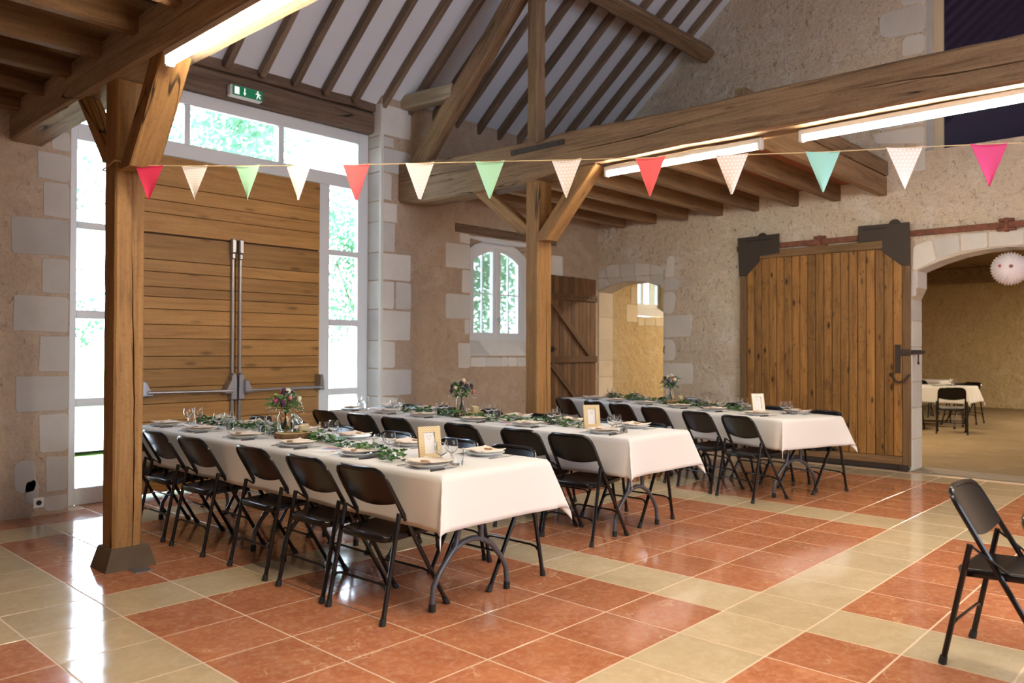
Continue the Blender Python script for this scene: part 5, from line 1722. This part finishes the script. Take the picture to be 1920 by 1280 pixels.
MIX = [['cream', 'pink', 'plum', 'plum', 'lime', 'rose', 'plum', 'pink', 'cream', 'blue', 'plum', 'rose', 'lime'],
       ['cream', 'lime', 'plum', 'rose', 'blue', 'plum', 'blue', 'cream', 'plum', 'plum', 'blue', 'cream', 'plum', 'rose'],
       ['cream', 'cream', 'pink', 'lime', 'plum', 'cream', 'rose', 'blue', 'cream', 'pink', 'blue', 'plum']]
ZT = 0.7495
for ti, T in enumerate(TABLES):
    nm = T['n']
    O = Vector((*T['o'], 0))
    rz = -T['b']
    RM = Matrix.Rotation(rz, 3, 'Z')
    def W(u, v, z=ZT):
        return O + RM @ Vector((u, v, z))
    for k in range(2):
        lab = f'grey legged folding table under the white cloth, {"open" if k == 0 else "window"} half of the {nm}'
        loc = W(0, 0.01 + 1.83 * k, 0)
        if ti == 0 and k == 0:
            table0['label'], table0['group'] = lab, 'folding tables under cloths'
            table0.location, table0.rotation_euler = loc, (0, 0, rz)
        else:
            dup(table0, lab, 'folding tables under cloths', loc, rz)
    cm = make_cloth(T['L'], 0.285, 5 + ti)
    cl = obj('tablecloth', cm, CLOTH, None, W(0, 0, 0), (0, 0, rz), ang=80)
    so_ = cl.modifiers.new('thickness', 'SOLIDIFY')
    so_.thickness = 0.0015
    tag(cl, {0: 'long white cloth over the front table, corner fold hanging beside the nearest chairs', 1: 'long white cloth over the middle table behind the first row of guests', 2: 'white cloth over the slanted back table by sliding door'}[ti], 'tablecloth', 'white tablecloths')
    for side, cs, cu, dr in (('near', T['cn'], T['cnu'], 0), ('far', T['cf'], T['cfu'], PI)):
        for i, v in enumerate(cs):
            p = W(cu + rng.uniform(-0.015, 0.015), v, 0)
            chair(p.x, p.y, rz + dr, f'black folding chair, {side} side of the {nm}, {ORD[i]} from its open end', 'black folding chairs at the long tables')
    for side, vs_ in (('near', T['near']), ('far', T['far'])):
        s = 1 if side == 'near' else -1
        up = 0.14 if side == 'near' else 0.665
        for i, v in enumerate(vs_):
            where = f'{side} side of the {nm}, {ORD[i]} from its open end'
            u_ = up + rng.uniform(-0.012, 0.012)
            r_ = rz + (0 if s > 0 else PI)
            place('plate', b_plate, f'white dinner plate, {where}', 'dinner plates', W(u_, v), r_ + rng.uniform(-3, 3))
            place('napkin', b_napkin, f'cream paper napkin on plate, {where}', 'paper napkins', W(u_ + 0.01 * s, v, ZT + 0.0225), r_ + rng.uniform(-0.15, 0.15))
            place('tag', b_tag, f'oval wooden tag on napkin, {where}', 'wooden name tags', W(u_ - 0.03 * s, v + rng.uniform(-0.02, 0.02), ZT + 0.0325), r_ + rng.uniform(-0.2, 0.2))
            place('knife', b_knife, f'dark handled knife, {where}', 'table knives', W(u_ - 0.095 * s, v - 0.138 * s), r_ + rng.uniform(-0.08, 0.08))
            place('fork', b_fork, f'steel fork, {where}', 'table forks', W(u_ - 0.09 * s, v + 0.142 * s), r_ + rng.uniform(-0.06, 0.06))
    for i, (u, v) in enumerate(T['pairs']):
        where = f'{ORD[i]} pair from the open end of the {nm}'
        place('wine', b_wine, f'stemmed wine glass, near one in {where}', 'wine glasses', W(u - 0.05, v), rng.uniform(0, 6))
        place('wine', b_wine, f'stemmed wine glass, far one in {where}', 'wine glasses', W(u + 0.055, v + 0.035), rng.uniform(0, 6))
        place('tumbler', b_tumbler, f'plain tumbler beside the {where}', 'tumblers', W(u + 0.01, v - 0.065), 0)
        if i in (1, 3, 5):
            place('tumbler', b_tumbler, f'second plain tumbler, behind the {where}', 'tumblers', W(u + 0.02, v + 0.10), 0)
    fb = b_frame(FRAMEWH if ti == 2 else ZIG)()
    fb.location = W(*T['frame'])
    fb.rotation_euler = (0, 0, [-0.36, -0.62, -0.62][ti])
    tag(fb, ['zigzag patterned wooden picture frame standing on the front table', 'zigzag patterned wooden picture frame standing on the middle table', 'whitewashed picture frame standing on the back table'][ti], None, 'picture frames on the tables')
    sl = b_slice(ti + 3)
    sl.location = W(*T['slice'])
    tag(sl, f'round bark edged wood slice at the centre of the {nm}', None, 'wood slices')
    u, v = T['slice']
    j = b_jar(ti == 0)
    j.location = W(u - 0.055, v + 0.035, ZT + 0.0415)
    tag(j, ['clip top glass jar holding flowers, lid hanging open, front table', 'glass jar holding flowers on the middle table', 'glass jar holding flowers on the back table'][ti], None, 'flower jars')
    bq = b_bouquet(21 + ti, MIX[ti], 0.122 if ti < 2 else 0.11)
    bq.location = W(u - 0.055, v + 0.035, ZT + 0.0415)
    bq.rotation_euler = (0, 0, -0.9)
    tag(bq, ['bouquet with pink and coral blooms, white sprays, on the front table', 'bouquet with plum flowers and blue thistles on the middle table', 'pale cream and pink bouquet on the back table'][ti], None, 'bouquets')
    for k, (a, b) in enumerate(((0.02, -0.075), (0.085, 0.02))):
        place('pot', b_pot, f'cream candle pot on the wood slice, {nm}, {"nearer" if k == 0 else "farther"} one', 'candle pots', W(u + a, v + b, ZT + 0.0415), 0)
    ga = b_garland([(a, b) for a, b in T['gar']], ti * 3 + 1, nm)
    ga.location = W(0, 0)
    ga.rotation_euler = (0, 0, rz)
    tag(ga, f'trailing ivy garland with white buds along the {nm}', None, 'ivy garlands')

# folded leaflets left on the cloths
def leaflet(loc, rz, label):
    t = thing('leaflet', label, 'leaflet', loc, rz, 'leaflets on the tables')
    m = M()
    m.prism([(-0.10, -0.07), (0.10, -0.07), (0.10, 0.07), (-0.10, 0.07)], lambda a, b, t_: (a, b, 0.002 + 0.05 * max(0, a) ** 2 + t_), 0.0012)
    obj('sheet', m, PAPER, t, smooth=False)
    for nme, mt, q in (('pink_panel', PINKP, (0.05, 0.09, -0.06, 0.06)), ('pink_stripe', PINKP, (-0.095, -0.06, -0.065, -0.05)), ('blue_panel', BLUEP, (-0.01, 0.045, -0.05, 0.06))):
        m = M()
        m.prism([(q[0], q[2]), (q[1], q[2]), (q[1], q[3]), (q[0], q[3])], lambda a, b, t_: (a, b, 0.0033 + 0.05 * max(0, a) ** 2 + t_), 0.0005)
        obj(nme, m, mt, t, smooth=False)
    return t
leaflet((-1.00, 2.13, ZT), 0.5, 'folded leaflet with pink and blue panels on the front table')
leaflet((1.02, 2.56, ZT), 0.4, 'folded leaflet with pink and blue panels on the middle table')
sp = M()
lump(sp, (0.0, 0, 0.014), 0.014, random.Random(3), 0.7)
sp.tube([(0.012, 0, 0.008), (0.06, 0, 0.012), (0.13, 0, 0.004)], 0.003, 6)
tag(obj('tea_spoon', sp, BLADE, None, (-0.93, 2.06, ZT + 0.006), (0, 0, 0.7)), 'steel spoon lying on the leaflet of the front table', 'spoon')

# ------------------------------------------------------------------ the two chairs in the foreground
chair(0.235, -1.285, -PI / 2 - 0.05, 'black folding chair in the foreground, by itself on the open floor', 'black folding chairs on the open floor')
chair(-0.33, -1.665, -PI / 2, 'black folding chair mostly outside the frame, only a back corner showing beside lone chair', 'black folding chairs on the open floor')

# ------------------------------------------------------------------ second room: two laid tables and their chairs
def annex_cloth(loc, L, rz, label, seed):
    cl = obj('tablecloth', make_cloth(L, 0.30, seed), CLOTH, None, loc, (0, 0, rz), ang=80)
    cl.modifiers.new('thickness', 'SOLIDIFY').thickness = 0.0015
    tag(cl, label, 'tablecloth', 'white tablecloths')
annex_cloth((11.62, 1.57, 0), 1.85, 0.0, 'white cloth on the nearer table in the room beyond the wide arch', 31)
dup(table0, 'folding table under the nearer cloth beyond the wide arch', 'folding tables under cloths', (11.62, 1.58, 0), 0)
annex_cloth((14.6, 2.75, 0), 1.85, 0.0, 'white cloth on the farther table in the room beyond the wide arch', 32)
dup(table0, 'folding table under the farther cloth beyond the wide arch', 'folding tables under cloths', (14.6, 2.76, 0), 0)
CG = 'black folding chairs in the second room'
chair(10.95, 1.62, 0.24, 'black folding chair with its back to the hall, beyond the wide arch', CG)
chair(11.15, 2.35, 0.1, 'black folding chair half hidden by the arch jamb, nearer table beyond', CG)
chair(12.75, 1.95, PI - 0.1, 'black folding chair across the nearer table beyond the wide arch', CG)
chair(13.4, 2.0, PI - 0.5, 'black folding chair standing apart behind the nearer table beyond the arch', CG)
chair(14.25, 3.05, 0.0, 'black folding chair at the farther table beyond the wide arch', CG)
for k, (x, y, lb) in enumerate(((11.80, 2.05, 'near plate on the nearer table beyond the wide arch'), (12.22, 2.0, 'far plate on the nearer table beyond the wide arch'), (14.85, 3.3, 'white plate on the farther table beyond the wide arch'))):
    place('plate', b_plate, lb if lb.startswith('white') else 'white ' + lb, 'dinner plates', (x, y, ZT), 0)
for k, (x, y, lb) in enumerate(((12.05, 1.85, 'near wine glass on the nearer table beyond the wide arch'), (12.15, 1.92, 'far wine glass on the nearer table beyond the wide arch'), (15.0, 3.6, 'wine glass on the farther table beyond the wide arch'))):
    place('wine', b_wine, lb, 'wine glasses', (x, y, ZT), 0)
fb = b_frame(ZIG)()
fb.location, fb.rotation_euler = (12.0, 2.62, ZT), (0, 0, -1.35)
tag(fb, 'small picture frame on the nearer table beyond the wide arch', None, 'picture frames on the tables')
ga = b_garland([(0.38, 0.8), (0.42, 1.2), (0.38, 1.6)], 44, 'annex')
ga.location = (11.62, 1.57, ZT)
tag(ga, 'short ivy garland on the nearer table beyond the wide arch', None, 'ivy garlands')

# paper lantern under the arch: a pleated ball seen end on
la = thing('paper_lantern', 'white pleated paper ball lantern with red sprigs hanging in the wide arch', 'lantern', (6.10, -0.15, 2.265))
PR = N('lantern_paper')
_n = PR.n('TexVoronoi', {'Vector': PR.obj((1, 1, 1), False), 'Scale': 11.0})
_m = PR.math('MULTIPLY', PR.ramp(_n.outputs['Distance'], (0.16, 1.0), (0.24, 0.0)), PR.ramp(PR.n('SeparateColor', {0: _n.outputs['Color']}).outputs[0], (0.45, 0.0), (0.5, 1.0)))
PR.out(PR.mix(_m, (0.80, 0.76, 0.80), (0.55, 0.10, 0.10)), 0.85)
m = M()
nr, ns = 14, 72
for i in range(nr + 1):
    th_ = PI * i / nr
    for k in range(ns):
        a = 2 * PI * k / ns
        r = 0.172 * math.sin(th_) * (1.0 + (0.06 if k % 2 else -0.06)) + 0.004
        m.v.append((0.165 * -math.cos(th_) * 0.92, r * math.cos(a), r * math.sin(a)))
for i in range(nr):
    for k in range(ns):
        m.face(i * ns + k, i * ns + (k + 1) % ns, (i + 1) * ns + (k + 1) % ns, (i + 1) * ns + k)
s_ = obj('paper_shade', m, PR.m, la, (0, 0, 0), (0, 0.10, 0.26), ang=12)
m = M()
m.lathe([(0.012, -0.02), (0.02, 0.0), (0.012, 0.012)], 10)
m.xform(Matrix.Rotation(-PI / 2, 4, 'Y'))
m.xform(Matrix.Translation((-0.155, 0, 0)))
obj('end_disc', m, plain('lantern_red', (0.35, 0.12, 0.14), 0.8), s_)
m = M()
m.tube([(0, 0, 0.165), (0, 0, 0.222)], 0.0015, 5)
obj('hanging_thread', m, STRING, la)

# ------------------------------------------------------------------ outside
LAWN = N('lawn_grass')
LAWN.out(LAWN.ramp(LAWN.noise(LAWN.obj((1, 1, 1), False), 3.0, 5, 0.7), (0.3, (0.10, 0.20, 0.055)), (0.7, (0.23, 0.36, 0.12))), 0.95)
LAWN = LAWN.m
GRAV = N('pale_gravel')
GRAV.out(GRAV.ramp(GRAV.noise(GRAV.obj((1, 1, 1), False), 30.0, 4, 0.7), (0.3, (0.62, 0.57, 0.50)), (0.7, (0.80, 0.76, 0.70))), 0.95)
GRAV = GRAV.m
def ground(name, x0, x1, y0, y1, z, mat):
    m = M()
    nx, ny = 20, 12
    for j in range(ny + 1):
        for i in range(nx + 1):
            m.v.append((x0 + (x1 - x0) * i / nx, y0 + (y1 - y0) * j / ny, z + 0.03 * math.sin(i * 1.3 + j) * math.sin(j * 0.9)))
    for j in range(ny):
        for i in range(nx):
            a = j * (nx + 1) + i
            m.face(a, a + 1, a + nx + 2, a + nx + 1)
    o = obj(name, m, mat)
    o['kind'] = 'structure'
    return o
ground('ground', -40, 60, 5.63, 70, -0.16, LAWN)
ground('path', -40, 60, 5.63, 8.6, -0.115, GRAV)
ground('path', -40, 60, 10.2, 15.5, -0.10, GRAV)
GL = []
for nm_, c1, c2 in (('tree_leaf_a', (0.045, 0.13, 0.062), (0.12, 0.26, 0.125)), ('tree_leaf_b', (0.04, 0.12, 0.065), (0.10, 0.235, 0.12))):
    q = N(nm_)
    col = q.ramp(q.noise(q.obj((1, 1, 1)), 6.0, 2), (0.3, c1), (0.7, c2))
    q.out(col, 0.5)
    tr = q.n('BsdfTranslucent', {'Color': col})
    mx = q.n('MixShader', {0: 0.4})
    q.t.links.new(q.b.outputs[0], mx.inputs[1])
    q.t.links.new(tr.outputs[0], mx.inputs[2])
    q.t.links.new(mx.outputs[0], q.t.nodes['Material Output'].inputs[0])
    GL.append(q.m)
TBARK = wood('tree_bark', (0.05, 0.04, 0.03), (0.12, 0.095, 0.07), (0.2, 0.16, 0.12), 'Z', 0.95, 0.6, bump=0.8)
def crown_mesh(seed, mat):
    rnd = random.Random(seed)
    m = M()
    blobs = [(rnd.uniform(-2.3, 2.3), rnd.uniform(-1.8, 1.8), rnd.uniform(2.0, 8.6), rnd.uniform(0.9, 1.5)) for _ in range(36)]
    for bx, by, bz, br in blobs:
        for k in range(300):
            d = Vector((rnd.gauss(0, 1), rnd.gauss(0, 1), rnd.gauss(0, 1))).normalized() * br * rnd.random() ** 0.4
            c = Vector((bx, by, bz)) + d
            if c.z < 1.5:
                continue
            dr = Vector((rnd.uniform(-1, 1), rnd.uniform(-1, 1), rnd.uniform(-1.2, 0.3))).normalized()
            s = dr.cross(Vector((rnd.uniform(-1, 1), rnd.uniform(-1, 1), rnd.uniform(-1, 1)))).normalized()
            L = rnd.uniform(0.11, 0.22)
            i = m.add([c, c + dr * L * 0.5 + s * L * 0.36, c + dr * L, c + dr * L * 0.5 - s * L * 0.36])
            m.face(i, i + 1, i + 2, i + 3)
    return m.mesh('crown', mat, smooth=False, fixn=False)
CR = [crown_mesh(1, GL[0]), crown_mesh(2, GL[1])]
tr_m = M()
tr_m.tube([(0, 0, -0.3), (0.05, 0.02, 1.2), (-0.05, 0.05, 3.0), (0.1, 0, 6.0)], [0.26, 0.21, 0.17, 0.08], 10)
for a in (0.4, 2.2, 4.0, 5.3):
    tr_m.tube([(0, 0, 2.4), (0.9 * math.cos(a), 0.9 * math.sin(a), 3.6), (1.7 * math.cos(a), 1.5 * math.sin(a), 5.4)], [0.09, 0.06, 0.03], 6)
TRM = tr_m.mesh('trunk', TBARK)
trees = [(-1.2, 17.5, 0, 'leafy tree straight out beyond the big plank doors'), (6.3, 18.4, 1, 'leafy tree outside, seen through the right light of the glazed screen'), (13.8, 17.6, 0, 'leafy tree outside, seen through the arched window'), (-8.6, 18.5, 1, 'leafy tree outside the narrow light behind the first post'), (2.6, 26.0, 1, 'second row leafy tree behind the trees beyond the doors'), (10.2, 26.5, 0, 'second row leafy tree further along the garden'), (21.4, 19.0, 0, 'leafy tree at the far end of the garden'), (17.8, 27.0, 1, 'second row leafy tree near the far end of the garden')]
for k, (x, y, c, lb) in enumerate(trees):
    t = thing('tree', lb, 'tree', (x, y, -0.1), k * 1.3, 'garden trees')
    link('trunk', TRM, t)
    f = link('crown', CR[c], t)
    f['kind'] = 'stuff'
